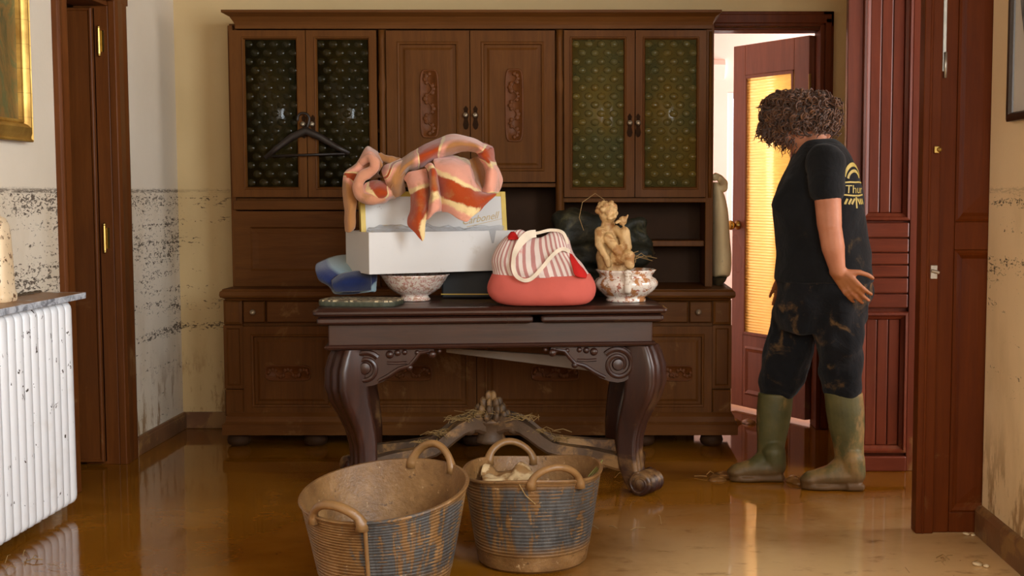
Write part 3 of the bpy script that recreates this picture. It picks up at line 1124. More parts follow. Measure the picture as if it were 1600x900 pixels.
m.lathe([(0.04, 0.05), (0.036, 0.08), (0.02, 0.12), (0.0, 0.16)], SC, 12)
m.build('pine_cone', 'arm', fin, local=True, smooth=True)
# rail hanging askew under the top; reflected light painted as pale grey
m = MB()
p0, p1 = Vector((-0.18, 0.06, ZL - 0.045)), Vector((0.47, 0.19, ZL - 0.135))
dv = (p1 - p0).normalized()
rr = []
for p, h in ((p0, 0.010), (p1, 0.03)):
    rr.append([p + Vector((0, -0.012, -h)), p + Vector((0, 0.012, -h)), p + Vector((0, 0.012, h)), p + Vector((0, -0.012, h))])
m.rings(rr)
MT['sheenwood'] = plain('wood_painted_sheen', S(136, 120, 106), 0.5, 0.15, 8, 0.2)
o = m.build('leaf_runner', 'sheenwood', tab, local=True, bevel=0.003)
o['label'] = 'wooden runner, reflected light painted grey, hanging askew under the tabletop'

# straw caught on the stretcher
MT['straw'] = plain('dry_straw', S(146, 116, 70), 0.7, 0.3, 12, 0)


def straws(name, centres, n, ln, seed, label, mat='straw', spread=0.05):
    rnd = random.Random(seed)
    m = MB()
    for c in centres:
        c = Vector(c)
        for i in range(n):
            p = c + Vector((rnd.gauss(0, spread), rnd.gauss(0, spread * 0.6), rnd.uniform(0.0, 0.012)))
            a = rnd.uniform(0, pi)
            l = rnd.uniform(0.4, 1) * ln
            dd = Vector((cos(a), sin(a), rnd.uniform(-0.25, 0.35))) * l / 2
            q = Vector((0, 0, rnd.uniform(0, 0.015)))
            m.tube([p - dd, p + q, p + dd], rnd.uniform(0.0008, 0.0018), 4)
    o = m.build(name, mat, origin=centres[0])
    return tag(o, label, 'straw', kind='stuff')


cs = [ARM[(-1, -1)][i] for i in (2, 4, 6, 8)]
straws('straw_debris', cs, 26, 0.09, 3, 'dry straw and twigs lying on the left front stretcher arm of the table', spread=0.026)
cs = [ARM[(1, -1)][i] for i in (4, 6, 8)]
straws('straw_debris', cs, 24, 0.08, 5, 'dry straw lying on the right front stretcher arm of the table', spread=0.026)

# ================================================================== ON THE TABLE
# -------- white carton
BXR = radians(28)
BP = Vector((-0.8754, 4.95, 0.882))
BL, BD, BH = 0.625, 0.30, 0.163
e1 = Vector((cos(BXR), sin(BXR), 0))
e2 = Vector((-sin(BXR), cos(BXR), 0))
ez = Vector((0, 0, 1))


def bpt(u, v, w):
    return BP + e1 * u + e2 * v + ez * w


def card(name):
    n = NT(name)
    v = n.coord()
    c = n.mix(n.step(n.noise(v, 9, 6, 0.7), 0.56, 0.72), S(206, 202, 198), S(184, 174, 160))
    c = n.mix(n.step(n.noise(v, 28, 5, 0.7), 0.70, 0.74), c, S(140, 118, 92))
    n.set(col=c, rough=0.55, spec=0.4)
    n.bump(n.noise(v, 12, 3), 0.1, 0.01)
    return n.m


MT['card'] = card('white_card')
MT['gold'] = plain('gold_paper_border', S(190, 158, 62), 0.45, 0.12, 14, 0.05, metal=0.15)
MT['goldink'] = plain('faded_gold_ink', S(188, 160, 104), 0.5, 0.15, 30, 0)


def obox(m, u0, u1, v0, v1, w0, w1):
    P = [bpt(a, b, c) for c in (w0, w1) for a, b in ((u0, v0), (u1, v0), (u1, v1), (u0, v1))]
    m.add(P, [(0, 3, 2, 1), (4, 5, 6, 7), (0, 1, 5, 4), (1, 2, 6, 5), (2, 3, 7, 6), (3, 0, 4, 7)])


cb = empty('cardboard_box', tuple(BP), 'open white cardboard box balanced on the bowl, its front dirty', 'box')
t = 0.004
for q in ((0, BL, 0, t, 0, BH), (0, BL, BD - t, BD, 0, BH), (0, t, t, BD - t, 0, BH), (BL - t, BL, t, BD - t, 0, BH)):
    m = MB()
    obox(m, *q)
    m.build('box_wall', 'card', cb, bevel=0.0015)
m = MB()
obox(m, t, BL - t, t, BD - t, 0, t)
m.build('box_bottom', 'card', cb)
# torn patch hanging from the rim
m = MB()
a = bpt(0.505, -0.001, BH)
m.add([a, a + e1 * 0.03, a + e1 * 0.02 - ez * 0.05, a + e1 * 0.012 - ez * 0.052], [(0, 1, 2, 3)])
m.warp(lambda x, y, z: (x, y - 0.001, z))
MT['greycard'] = plain('grey_torn_card', S(160, 158, 158), 0.6, 0.1, 10, 0)
m.build('torn_flap', 'greycard', cb, solid=0.001)

# -------- lid standing in the box
la, lb = bpt(0.012, 0.12, 0.03), bpt(0.605, 0.03, 0.03)
l1 = (lb - la).normalized()
l2 = Vector((-l1.y, l1.x, 0))
LH = 1.203 - la.z
LL = (lb - la).length
lean = 0.05
lp = lambda u, v, w: la + l1 * u + l2 * (v + lean * w / LH) + ez * w
lid = empty('box_lid', tuple(la), 'white box lid with gold border and gold script standing in the white box', 'box lid')


def lbox(m, u0, u1, v0, v1, w0, w1):
    P = [lp(a, b, c) for c in (w0, w1) for a, b in ((u0, v0), (u1, v0), (u1, v1), (u0, v1))]
    m.add(P, [(0, 3, 2, 1), (4, 5, 6, 7), (0, 1, 5, 4), (1, 2, 6, 5), (2, 3, 7, 6), (3, 0, 4, 7)])


m = MB()
lbox(m, 0.018, LL - 0.018, 0.0, 0.004, 0.02, LH - 0.018)
m.build('lid_panel', 'card', lid)
m = MB()
for q in ((0, 0.02, -0.001, 0.04, 0, LH), (LL - 0.02, LL, -0.001, 0.04, 0, LH), (0.02, LL - 0.02, -0.001, 0.04, LH - 0.02, LH), (0.02, LL - 0.02, -0.001, 0.008, 0.087, 0.107)):
    lbox(m, *q)
m.build('gold_border', 'gold', lid, bevel=0.001)


def text_mesh(body, size, shear=0.0, extrude=0.0):
    cu = bpy.data.curves.new('lettering', 'FONT')
    cu.body = body
    cu.size = size
    cu.shear = shear
    cu.extrude = extrude
    cu.resolution_u = 3
    o = bpy.data.objects.new('lettering', cu)
    COL.objects.link(o)
    dg = bpy.context.evaluated_depsgraph_get()
    me = bpy.data.meshes.new_from_object(o.evaluated_get(dg))
    bpy.data.objects.remove(o)
    V = [tuple(v.co) for v in me.vertices]
    F = [tuple(p.vertices) for p in me.polygons]
    bpy.data.meshes.remove(me)
    return V, F


V, F = text_mesh('Carbonell', 0.052, 0.35)
wd = max(v[0] for v in V)
u0 = LL - 0.03 - 0.16
k = 0.16 / wd
sl = 0.17
m = MB().add([lp(u0 + v[0] * k, -0.0016, 0.175 + v[1] * 0.8 + v[0] * k * sl - 0.02) for v in V], F)
m.add([lp(u0 + a, -0.0016, 0.144 + a * sl + b) for a, b in ((0.02, -0.0015), (0.17, 0.006), (0.17, 0.0075), (0.02, 0.001))], [(0, 1, 2, 3)])
m.build('lettering', 'goldink', lid)
m = MB()
lbox(m, 0.085, 0.165, -0.0012, 0.0, 0.152, 0.158)
lbox(m, 0.085, 0.15, -0.0012, 0.0, 0.143, 0.148)
m.build('gold_print', 'goldink', lid)

# -------- crumpled clear plastic in the box
def clear():
    n = NT('crumpled_clear_plastic')
    n.set(col=S(225, 228, 232), rough=0.12, trans=0.7, ior=1.3, alpha=0.55)
    return n.m


MT['clear'] = clear()
m = MB()
nu, nv = 26, 8
vv = []
for i in range(nu + 1):
    for j in range(nv + 1):
        u, v = 0.02 + 0.56 * i / nu, 0.015 + 0.085 * j / nv
        p = bpt(u, 0.012 + (v - 0.015) / 0.085 * max(0.012, 0.12 - 0.15 * u - 0.028), BH - 0.012 + 0.030 * sin(pi * j / nv) + 0.02 * mnoise.noise(Vector((u * 14, v * 22, 1))) + 0.012 * mnoise.noise(Vector((u * 40, v * 50, 4))))
        vv.append(p)
m.add(vv, [(i * (nv + 1) + j, (i + 1) * (nv + 1) + j, (i + 1) * (nv + 1) + j + 1, i * (nv + 1) + j + 1) for i in range(nu) for j in range(nv)])
tag(m.build('plastic_wrap', 'clear', origin=tuple(bpt(0.3, 0.06, BH))), 'crumpled clear plastic wrap bulging from the open white box', 'plastic wrap')

# -------- footed bowl under the box
def floral(name, base, pa, pb, scale, thr=0.5, mudk=0.0):
    n = NT(name)
    v = n.coord()
    z = n.xyz(v)[2]
    f = n.noise(v, scale, 6, 0.7, 0.8)
    g = n.voronoi(v, scale * 1.6)
    c = n.mix(n.step(f, thr, thr + 0.05), base, pa)
    c = n.mix(n.step(g, 0.42, 0.3), c, base)
    c = n.mix(n.step(n.noise(v, scale * 0.5, 4), 0.55, 0.6), c, n.mix(n.step(f, 0.4, 0.46), base, pb))
    if mudk:
        c = n.mix(n.step(n.noise(v, 16, 6, 0.7), 0.6, 0.7), c, S(150, 116, 76))
    n.set(col=c, rough=0.2, spec=0.6, coat=0.2)
    return n


MT['bowl'] = floral('pink_floral_china', S(220, 206, 192), S(186, 128, 120), S(176, 138, 116), 95).m
bw = (-0.731, 5.17, TZ)
m = MB()
flute = lambda a, r, z: 1 + 0.012 * cos(16 * a) * (1 if z > 0.03 else 0)
prof = [(0.0, 0.004), (0.048, 0.0), (0.062, 0.002), (0.064, 0.008), (0.058, 0.013), (0.054, 0.022), (0.075, 0.033), (0.100, 0.05), (0.118, 0.075), (0.132, 0.098), (0.141, 0.108), (0.137, 0.109), (0.126, 0.098), (0.110, 0.072), (0.09, 0.05), (0.0, 0.03)]
m.lathe(prof, bw, 48, flute)
tag(m.build('bowl', 'bowl', origin=bw, smooth=True), 'pink flowered china bowl on a foot underneath the white box', 'bowl')

# -------- dark case carrying the back of the box
m = MB()
cc = Vector((-0.4755, 5.385, TZ))
m.box(cc.x - 0.16, cc.x + 0.16, cc.y - 0.11, cc.y + 0.10, TZ + 0.001, TZ + 0.116)
cs_ = m.build('case_body', 'black', None, origin=(cc.x, cc.y, TZ), bevel=0.008)
ce = empty('storage_case', (cc.x, cc.y, TZ), 'black case with a thin gilt edge behind the flowered bowl', 'case')
cs_.parent = ce
cs_.location = (0, 0, 0)
MB().box(cc.x - 0.162, cc.x + 0.162, cc.y - 0.113, cc.y - 0.108, TZ + 0.016, TZ + 0.020).build('gilt_edge', 'gold', ce)

# -------- thick speckled mat
def matmat():
    n = NT('speckled_mat')
    v = n.coord()
    top = n.step(n.xyz(v)[2], 0.016, 0.021)
    f = n.voronoi(n.mapping(v, (1, 1, 0.3)), 62)
    c = n.mix(n.step(f, 0.4, 0.55), S(206, 186, 146), S(84, 74, 56))
    c = n.mix(n.step(n.noise(v, 24, 4), 0.5, 0.6), c, S(120, 108, 84))
    n.set(col=n.mix(top, S(66, 68, 52), c), rough=0.7)
    n.bump(f, 0.5, 0.006)
    return n.m


MT['mat'] = matmat()
mc = Vector((-0.913, 4.985, TZ))
m = MB()
a_ = radians(-8)
oc = rrect(0.155, 0.095, 0.05, 6)
m.rings([[(mc.x + (x * cos(a_) - y * sin(a_)) * k, mc.y + (x * sin(a_) + y * cos(a_)) * k, TZ + z) for x, y in oc] for k, z in ((0.98, 0.0005), (1, 0.005), (1, 0.017), (0.985, 0.023), (0.93, 0.024))])
tag(m.build('table_mat', 'mat', origin=tuple(mc), smooth='auto'), 'thick speckled mat with rounded corners on the left front table corner', 'mat')

# -------- blue and pale towel
def towel():
    n = NT('blue_pale_towel')
    s = n.xyz(n.attr('tex'))[0]
    c = n.ramp(s, [(0.0, S(20, 34, 82)), (0.30, S(24, 40, 96)), (0.36, S(128, 150, 160)), (0.62, S(140, 160, 164)), (0.68, S(22, 40, 92)), (1.0, S(14, 24, 58))])
    n.set(col=c, rough=0.9, spec=0.2, sheen=0.3)
    n.bump(n.noise(n.coord(), 160, 2), 0.4, 0.003)
    return n.m


MT['towel'] = towel()
m = MB()
R1 = [
    [(-1.1354,5.2,0.8946) + (0.1,), (-1.1303,5.25,0.9075) + (0.2,), (-1.0703,5.32,0.9303) + (0.5,), (-0.9907,5.35,0.9287) + (0.6,), (-0.9212,5.38,0.9003) + (0.7,)],
    [(-1.1158,5.12,0.8737) + (0.1,), (-1.0823,5.12,0.8839) + (0.25,), (-1.0169,5.18,0.8958) + (0.5,), (-0.9506,5.2,0.8894) + (0.66,), (-0.8924,5.24,0.8739) + (0.8,)],
    [(-1.0939,5.1,0.8519) + (0.05,), (-1.0398,5.06,0.847) + (0.2,), (-0.9878,5.12,0.8531) + (0.45,), (-0.925,5.1,0.8647) + (0.8,), (-0.8842,5.16,0.8607) + (0.9,)],
    [(-1.076,5.16,0.8322) + (0.0,), (-1.035,5.06,0.8266) + (0.2,), (-0.9806,5.08,0.8201) + (0.8,), (-0.9233,5.06,0.8368) + (0.9,), (-0.8829,5.12,0.8325) + (0.55,)],
    [(-1.0689,5.2,0.8163) + (0.0,), (-1.0374,5.12,0.799) + (0.7,), (-0.972,5.1,0.8006) + (0.8,), (-0.9171,5.08,0.8073) + (0.5,), (-0.8799,5.1,0.8032) + (0.4,)],
]
m.sheet(R1, 5)
R2 = [[(-1.0377,5.05,0.8477) + (0.9,), (-0.9994,5.05,0.873) + (0.9,), (-0.9379,5.06,0.8826) + (0.95,), (-0.8959,5.08,0.8711) + (1,)],
      [(-1.0293,5.02,0.8321) + (0.8,), (-0.9773,5,0.8512) + (0.85,), (-0.9183,5.02,0.8548) + (0.95,), (-0.8927,5.06,0.847) + (1,)],
      [(-1.0261,5.04,0.8129) + (0.7,), (-0.9818,5.02,0.8144) + (0.8,), (-0.9243,5.05,0.8147) + (0.9,), (-0.8966,5.08,0.815) + (1,)]]
m.sheet(R2, 5)
o = m.build('towel', 'towel', origin=(-1.0, 5.2, TZ), smooth=True, solid=0.018)
tag(o, 'dark blue and pale towel folded under the left end of the white box', 'towel')
# -------- striped wool blanket thrown over the lid
def blanket():
    n = NT('striped_wool_blanket')
    t = n.attr('tex')
    s = n.xyz(t)[0]
    v = n.coord()
    s = n.math('ADD', s, n.math('MULTIPLY', n.math('SUBTRACT', n.noise(v, 45, 5, 0.7), 0.5), 0.12))
    P, Cc, R, Tn = S(222, 154, 130), S(228, 200, 144), S(160, 62, 20), S(168, 116, 68)  # the tan paints shade and dirt into hollows, underside and tail
    c = n.ramp(n.math('DIVIDE', s, 1.5), [(p / 1.5, q) for p, q in ((0.0, P), (0.24, P), (0.29, Cc), (0.36, Cc), (0.40, R), (0.64, R), (0.68, Cc), (0.76, Cc), (0.80, P), (0.98, P), (1.2, Tn), (1.5, Tn))])
    dirt = n.step(n.noise(v, 11, 6, 0.65, 0.4), 0.52, 0.68)
    c = n.mix(n.math('MULTIPLY', dirt, 0.55), c, S(158, 112, 66))
    n.set(col=c, rough=0.95, spec=0.1, sheen=0.35)
    n.bump(n.noise(v, 240, 3), 0.5, 0.003)
    return n.m


MT['blanket'] = blanket()
m = MB()
def roll(path, rad, s0, s1, n=14, flat=0.75, wob=0.006, seed=0, closed=False):
    """a loosely rolled fold: a tube along path with the stripes running across it"""
    P = [Vector(q) for q in path]
    dense, rr = [], []
    for i in range(len(P) - 1):
        a, b, c, d = P[max(i - 1, 0)], P[i], P[i + 1], P[min(i + 2, len(P) - 1)]
        for k in range(6):
            t = k / 6
            dense.append(0.5 * ((2 * b) + (c - a) * t + (2 * a - 5 * b + 4 * c - d) * t * t + (3 * b - a - 3 * c + d) * t ** 3))
            rr.append(rad[i] * (1 - t) + rad[i + 1] * t)
    dense.append(P[-1])
    rr.append(rad[-1])
    rings, tex = [], []
    u = Vector((0, -1, 0))
    N = len(dense)
    for i, p in enumerate(dense):
        tg = (dense[min(i + 1, N - 1)] - dense[max(i - 1, 0)]).normalized()
        u = (u - tg * u.dot(tg)).normalized()
        w = tg.cross(u)
        ring = []
        for j in range(n):
            a = 2 * pi * j / n
            q = p + u * cos(a) * rr[i] * flat + w * sin(a) * rr[i]
            q = q + (q - p).normalized() * wob * mnoise.noise(q * 22 + Vector((seed, 0, 0))) * 2
            ring.append(q)
            tex.append((s0 + (s1 - s0) * i / (N - 1), i / N, j / n))
        rings.append(ring)
    m.rings(rings, True, (True, True), tex)


# flap over the front, pleat, hanging tip
m.sheet([
    [(-0.6341,5.05,1.3392) + (0.1,), (-0.5986,5.06,1.3443) + (0.1,), (-0.5557,5.07,1.3446) + (0.3,), (-0.5147,5.1,1.3307) + (0.4,), (-0.5014,5.14,1.3218) + (0.5,)],
    [(-0.6218,4.95,1.315) + (0.1,), (-0.5788,4.93,1.3097) + (0.1,), (-0.5359,4.93,1.305) + (0.1,), (-0.4922,4.97,1.2963) + (0.2,), (-0.4864,5.06,1.2931) + (0.1,)],
    [(-0.6136,4.92,1.2787) + (0.34,), (-0.5697,4.89,1.2688) + (0.28,), (-0.5214,4.88,1.2569) + (0.22,), (-0.4791,4.93,1.2432) + (0.12,), (-0.4588,5.02,1.2246) + (0.1,)],
    [(-0.6032,4.91,1.243) + (0.5,), (-0.5582,4.87,1.2333) + (0.48,), (-0.5112,4.87,1.2192) + (0.45,), (-0.4669,4.9,1.2051) + (0.42,), (-0.436,4.98,1.1955) + (0.42,)],
    [(-0.5942,4.91,1.1861) + (0.66,), (-0.5539,4.87,1.1862) + (0.6,), (-0.5058,4.86,1.1722) + (0.58,), (-0.4559,4.88,1.1626) + (0.55,), (-0.3814,4.96,1.1917) + (0.5,)],
    [(-0.5911,4.91,1.1529) + (0.8,), (-0.5495,4.87,1.1533) + (0.76,), (-0.5014,4.86,1.1345) + (0.74,), (-0.4646,4.87,1.1297) + (0.7,), (-0.4128,4.93,1.1598) + (0.56,)],
    [(-0.5888,4.92,1.1266) + (0.95,), (-0.5415,4.88,1.1153) + (0.92,), (-0.4923,4.86,1.0851) + (0.9,), (-0.4695,4.87,1.1061) + (0.76,), (-0.4437,4.9,1.1292) + (0.62,)],
], 5)
m.sheet([
    [(-0.7458,4.99,1.2558) + (0.1,), (-0.717,4.96,1.277) + (0.1,), (-0.6819,4.95,1.2863) + (0.1,), (-0.6486,4.97,1.2915) + (0.25,)],
    [(-0.7256,4.95,1.2338) + (0.15,), (-0.6959,4.91,1.2383) + (0.15,), (-0.6612,4.9,1.2429) + (0.18,), (-0.6388,4.94,1.2504) + (0.2,)],
    [(-0.7126,4.94,1.1956) + (0.34,), (-0.684,4.89,1.2051) + (0.34,), (-0.6554,4.89,1.2169) + (0.36,), (-0.6368,4.93,1.2242) + (0.4,)],
    [(-0.7091,4.93,1.167) + (0.5,), (-0.6782,4.88,1.1744) + (0.52,), (-0.6545,4.88,1.1815) + (0.55,), (-0.6363,4.93,1.1861) + (0.55,)],
    [(-0.7057,4.92,1.129) + (0.58,), (-0.6773,4.87,1.1297) + (0.58,), (-0.6535,4.87,1.1391) + (0.6,), (-0.6387,4.92,1.148) + (0.6,)],
    [(-0.7176,4.9,1.0841) + (0.62,), (-0.6896,4.87,1.0848) + (0.6,), (-0.6675,4.865,1.092) + (0.62,), (-0.6413,4.9,1.1055) + (0.72,)],
    [(-0.6937,4.88,1.0538) + (0.62,), (-0.6757,4.87,1.0518) + (0.62,), (-0.6585,4.865,1.0543) + (0.72,), (-0.6451,4.88,1.0728) + (0.76,)],
    [(-0.6619,4.87,1.0186) + (0.6,), (-0.6595,4.87,1.0163) + (0.62,), (-0.6559,4.868,1.0173) + (0.7,), (-0.653,4.875,1.0303) + (0.75,)],
], 5)
m.sheet([
    [(-0.6555,4.95,1.2983) + (0.1,), (-0.6332,4.89,1.3112) + (0.1,), (-0.6203,4.9,1.3067) + (0.2,), (-0.6233,4.96,1.2817) + (0.3,)],
    [(-0.6387,4.93,1.2765) + (0.4,), (-0.6202,4.86,1.2801) + (0.42,), (-0.605,4.87,1.2756) + (0.45,), (-0.6091,4.94,1.2528) + (0.45,)],
    [(-0.6358,4.93,1.2337) + (0.5,), (-0.617,4.85,1.2378) + (0.52,), (-0.5971,4.86,1.2332) + (0.55,), (-0.6011,4.93,1.2146) + (0.5,)],
    [(-0.6347,4.93,1.1956) + (0.6,), (-0.615,4.85,1.1957) + (0.68,), (-0.5928,4.86,1.1933) + (0.68,), (-0.5952,4.93,1.1765) + (0.6,)],
    [(-0.6362,4.92,1.1623) + (0.75,), (-0.6153,4.85,1.1628) + (0.78,), (-0.5916,4.86,1.1628) + (0.85,), (-0.5933,4.92,1.148) + (0.8,)],
    [(-0.641,4.91,1.1243) + (0.85,), (-0.6193,4.86,1.1251) + (0.9,), (-0.5945,4.87,1.1344) + (0.95,), (-0.5914,4.91,1.1291) + (0.95,)],
    [(-0.6434,4.89,1.0915) + (0.8,), (-0.6303,4.87,1.1014) + (0.9,), (-0.6124,4.88,1.1224) + (0.95,), (-0.5921,4.9,1.1292) + (0.95,)],
], 5)
# thick fold across the top, loop and hollow on the right
m.sheet([
    [(-0.8081,5.16,1.295) + (1.3,), (-0.7603,5.16,1.3369) + (1.3,), (-0.7273,5.16,1.3571) + (1.1,), (-0.6994,5.16,1.373) + (0.5,), (-0.6405,5.16,1.3981) + (0.5,), (-0.5767,5.16,1.4189) + (0.95,), (-0.5082,5.16,1.4137) + (0.95,), (-0.4628,5.16,1.3973) + (0.95,), (-0.4194,5.16,1.3764) + (0.5,)],
    [(-0.7915,5.07,1.308) + (1.3,), (-0.7469,5.07,1.3421) + (1.3,), (-0.7148,5.07,1.3626) + (1.1,), (-0.6877,5.07,1.3787) + (0.5,), (-0.6287,5.07,1.4031) + (0.5,), (-0.5648,5.07,1.424) + (0.95,), (-0.4963,5.07,1.4162) + (0.95,), (-0.4523,5.07,1.3982) + (0.95,), (-0.4059,5.07,1.3763) + (0.5,)],
    [(-0.7821,4.97,1.2699) + (1.3,), (-0.7324,4.97,1.3207) + (1.3,), (-0.7002,4.97,1.3391) + (1.1,), (-0.6729,4.97,1.3537) + (0.5,), (-0.6179,4.97,1.3783) + (0.5,), (-0.5582,4.97,1.3977) + (0.95,), (-0.4938,4.97,1.3966) + (0.95,), (-0.4493,4.97,1.3835) + (0.95,), (-0.4131,4.97,1.3656) + (0.5,)],
    [(-0.7847,4.945,1.2314) + (1.3,), (-0.7289,4.945,1.3003) + (1.3,), (-0.6962,4.945,1.3167) + (1.1,), (-0.6682,4.945,1.3301) + (0.5,), (-0.6165,4.945,1.3553) + (0.5,), (-0.5602,4.945,1.3734) + (1.25,), (-0.4991,4.945,1.3794) + (1.25,), (-0.4532,4.945,1.3712) + (1.2,), (-0.4271,4.945,1.3572) + (0.5,)],
    [(-0.8014,5,1.1859) + (1.3,), (-0.7373,5,1.2776) + (1.3,), (-0.7033,5,1.292) + (1.1,), (-0.6741,5,1.3041) + (0.5,), (-0.6255,5,1.3306) + (0.5,), (-0.5721,5,1.3474) + (1.25,), (-0.514,5,1.3618) + (1.25,), (-0.4657,5,1.3594) + (1.2,), (-0.4512,5,1.3498) + (0.5,)],
    [(-0.8174,5.1,1.1856) + (1.3,), (-0.7521,5.1,1.2791) + (1.3,), (-0.7173,5.1,1.2939) + (1.1,), (-0.6876,5.1,1.3062) + (0.5,), (-0.638,5.1,1.3332) + (0.5,), (-0.5836,5.1,1.3503) + (1.25,), (-0.5243,5.1,1.3651) + (1.25,), (-0.475,5.1,1.3626) + (1.2,), (-0.4603,5.1,1.3528) + (0.5,)],
], 5)
m.sheet([
    [(-0.4692,5.04,1.3922) + (0.3,), (-0.4488,5.03,1.3942) + (0.5,), (-0.4246,5.06,1.3905) + (0.5,), (-0.4075,5.12,1.3731) + (0.5,)],
    [(-0.4603,5.02,1.3576) + (0.5,), (-0.4367,5,1.3594) + (0.5,), (-0.415,5.03,1.358) + (0.52,), (-0.4037,5.12,1.3485) + (0.5,)],
    [(-0.4549,5.04,1.3413) + (0.5,), (-0.432,5,1.3378) + (0.5,), (-0.4095,5.02,1.3359) + (0.5,), (-0.4028,5.12,1.3312) + (0.5,)],
    [(-0.4414,5.05,1.3124) + (1.3,), (-0.4144,4.99,1.3111) + (0.7,), (-0.4015,5.01,1.3139) + (0.75,), (-0.3931,5.12,1.3041) + (0.8,)],
    [(-0.4319,5.05,1.2735) + (1.3,), (-0.4106,4.97,1.2723) + (0.9,), (-0.3857,4.99,1.2726) + (0.9,), (-0.3721,5.1,1.2545) + (0.95,)],
    [(-0.4353,5.03,1.2344) + (1.2,), (-0.4148,4.96,1.2291) + (0.95,), (-0.3876,4.98,1.2292) + (0.95,), (-0.3747,5.08,1.2249) + (0.95,)],
    [(-0.445,5,1.2004) + (0.9,), (-0.4198,4.96,1.1956) + (0.76,), (-0.3966,4.97,1.198) + (0.76,), (-0.3834,5.05,1.2004) + (0.7,)],
], 5)
m.sheet([
    [(-0.5049,5.1,1.3258) + (1.3,), (-0.477,5.12,1.3435) + (1.3,), (-0.4519,5.06,1.3394) + (0.9,)],
    [(-0.4962,5.06,1.2931) + (1.3,), (-0.4706,5.1,1.2939) + (1.3,), (-0.4365,5.05,1.3027) + (1.3,)],
    [(-0.4713,5,1.2486) + (1.2,), (-0.4534,5.07,1.2493) + (1.3,), (-0.4286,5.04,1.2636) + (1.3,)],
    [(-0.4456,4.98,1.2004) + (1,), (-0.4394,5.02,1.2101) + (1.2,), (-0.4296,5.02,1.2246) + (1.2,)],
], 5)
# clump on the left with its tail
m.sheet([
    [(-0.979,5.1,1.289) + (1.1,), (-0.9341,5.1,1.3233) + (1.1,), (-0.9112,5.1,1.3749) + (1.1,), (-0.8914,5.1,1.3783) + (1.1,), (-0.8573,5.1,1.3503) + (1.1,), (-0.8454,5.1,1.3184) + (1.2,)],
    [(-0.9833,5.02,1.2755) + (1,), (-0.9336,4.99,1.2991) + (1.1,), (-0.9017,4.99,1.3327) + (1.05,), (-0.8731,4.98,1.354) + (1,), (-0.8445,4.98,1.3324) + (1.1,), (-0.8279,5,1.3065) + (1.2,)],
    [(-0.9722,5,1.2703) + (0.5,), (-0.9242,4.99,1.2774) + (0.7,), (-0.8907,5.02,1.2972) + (1.2,), (-0.8703,5.03,1.312) + (1.3,), (-0.8507,5,1.3065) + (1.2,), (-0.834,5,1.2872) + (1.2,)],
    [(-0.9597,5.02,1.2246) + (0.5,), (-0.9278,5.02,1.244) + (0.5,), (-0.9019,5.04,1.2709) + (1.2,), (-0.8784,5.06,1.2785) + (1.3,), (-0.8603,5.04,1.2782) + (1.3,), (-0.8482,5.04,1.2685) + (1.3,)],
    [(-0.9375,5.03,1.2052) + (0.5,), (-0.9276,5.03,1.2198) + (0.5,), (-0.9083,5.06,1.2443) + (1.2,), (-0.8907,5.1,1.2496) + (1.3,), (-0.8659,5.1,1.2545) + (1.3,), (-0.8462,5.1,1.2545) + (1.3,)],
], 5)
m.sheet([
    [(-0.8958,4.99,1.2341) + (1,), (-0.8733,5,1.2438) + (0.6,), (-0.8442,5,1.2438) + (0.55,), (-0.8152,5,1.239) + (0.55,), (-0.8008,5,1.2342) + (1,)],
    [(-0.9023,4.97,1.2052) + (0.95,), (-0.8698,4.95,1.2099) + (0.7,), (-0.8345,4.94,1.2147) + (0.55,), (-0.8074,4.95,1.2099) + (0.55,), (-0.7914,4.97,1.2148) + (1.2,)],
    [(-0.893,4.97,1.1763) + (1,), (-0.8559,4.95,1.1764) + (0.9,), (-0.8253,4.94,1.1813) + (0.6,), (-0.8029,4.95,1.186) + (0.75,), (-0.782,4.97,1.1907) + (1.2,)],
    [(-0.8828,5.02,1.1615) + (1.1,), (-0.8502,5,1.1578) + (1.1,), (-0.8259,5,1.1617) + (1.1,), (-0.8015,5,1.1738) + (1.2,), (-0.7803,5.02,1.1809) + (1.3,)],
], 5)
m.sheet([
    [(-0.8301,5.02,1.2827) + (0.1,), (-0.8177,5.02,1.3045) + (0.1,), (-0.7949,5.03,1.312) + (0.1,), (-0.7636,5.05,1.3343) + (0.1,)],
    [(-0.8237,4.98,1.2677) + (0.1,), (-0.8018,4.95,1.2816) + (0.1,), (-0.7728,4.95,1.2959) + (0.95,), (-0.734,4.98,1.3109) + (1.3,)],
    [(-0.8127,4.97,1.2436) + (0.95,), (-0.7974,4.95,1.2482) + (0.95,), (-0.7669,4.94,1.2624) + (1.3,), (-0.7319,4.98,1.2821) + (1.3,)],
    [(-0.809,4.99,1.2245) + (1.2,), (-0.7897,4.96,1.2243) + (1.3,), (-0.7641,4.95,1.229) + (1.3,), (-0.745,5,1.2438) + (1.3,)],
    [(-0.8095,5.02,1.1809) + (1.3,), (-0.7869,5,1.181) + (1.3,), (-0.7626,5,1.1859) + (1.3,), (-0.7426,5.03,1.2052) + (1.3,)],
], 5)
m.sheet([
    [(-0.9862,5.03,1.2756) + (0.35,), (-0.962,5.01,1.2705) + (0.5,), (-0.9329,5.02,1.2295) + (0.5,)],
    [(-0.9883,5.03,1.2344) + (1.25,), (-0.9588,4.99,1.2293) + (1.2,), (-0.9299,5.01,1.2052) + (0.9,)],
    [(-0.9869,5.03,1.1663) + (1.3,), (-0.9567,5,1.1665) + (1.3,), (-0.9338,5.02,1.1664) + (1.3,)],
    [(-0.9858,5.04,1.1077) + (1.3,), (-0.9596,5.01,1.1034) + (1.3,), (-0.9389,5.03,1.1079) + (1.3,)],
    [(-0.9852,5.05,1.0487) + (1.3,), (-0.9643,5.03,1.0444) + (1.3,), (-0.9483,5.05,1.0585) + (1.3,)],
], 4)
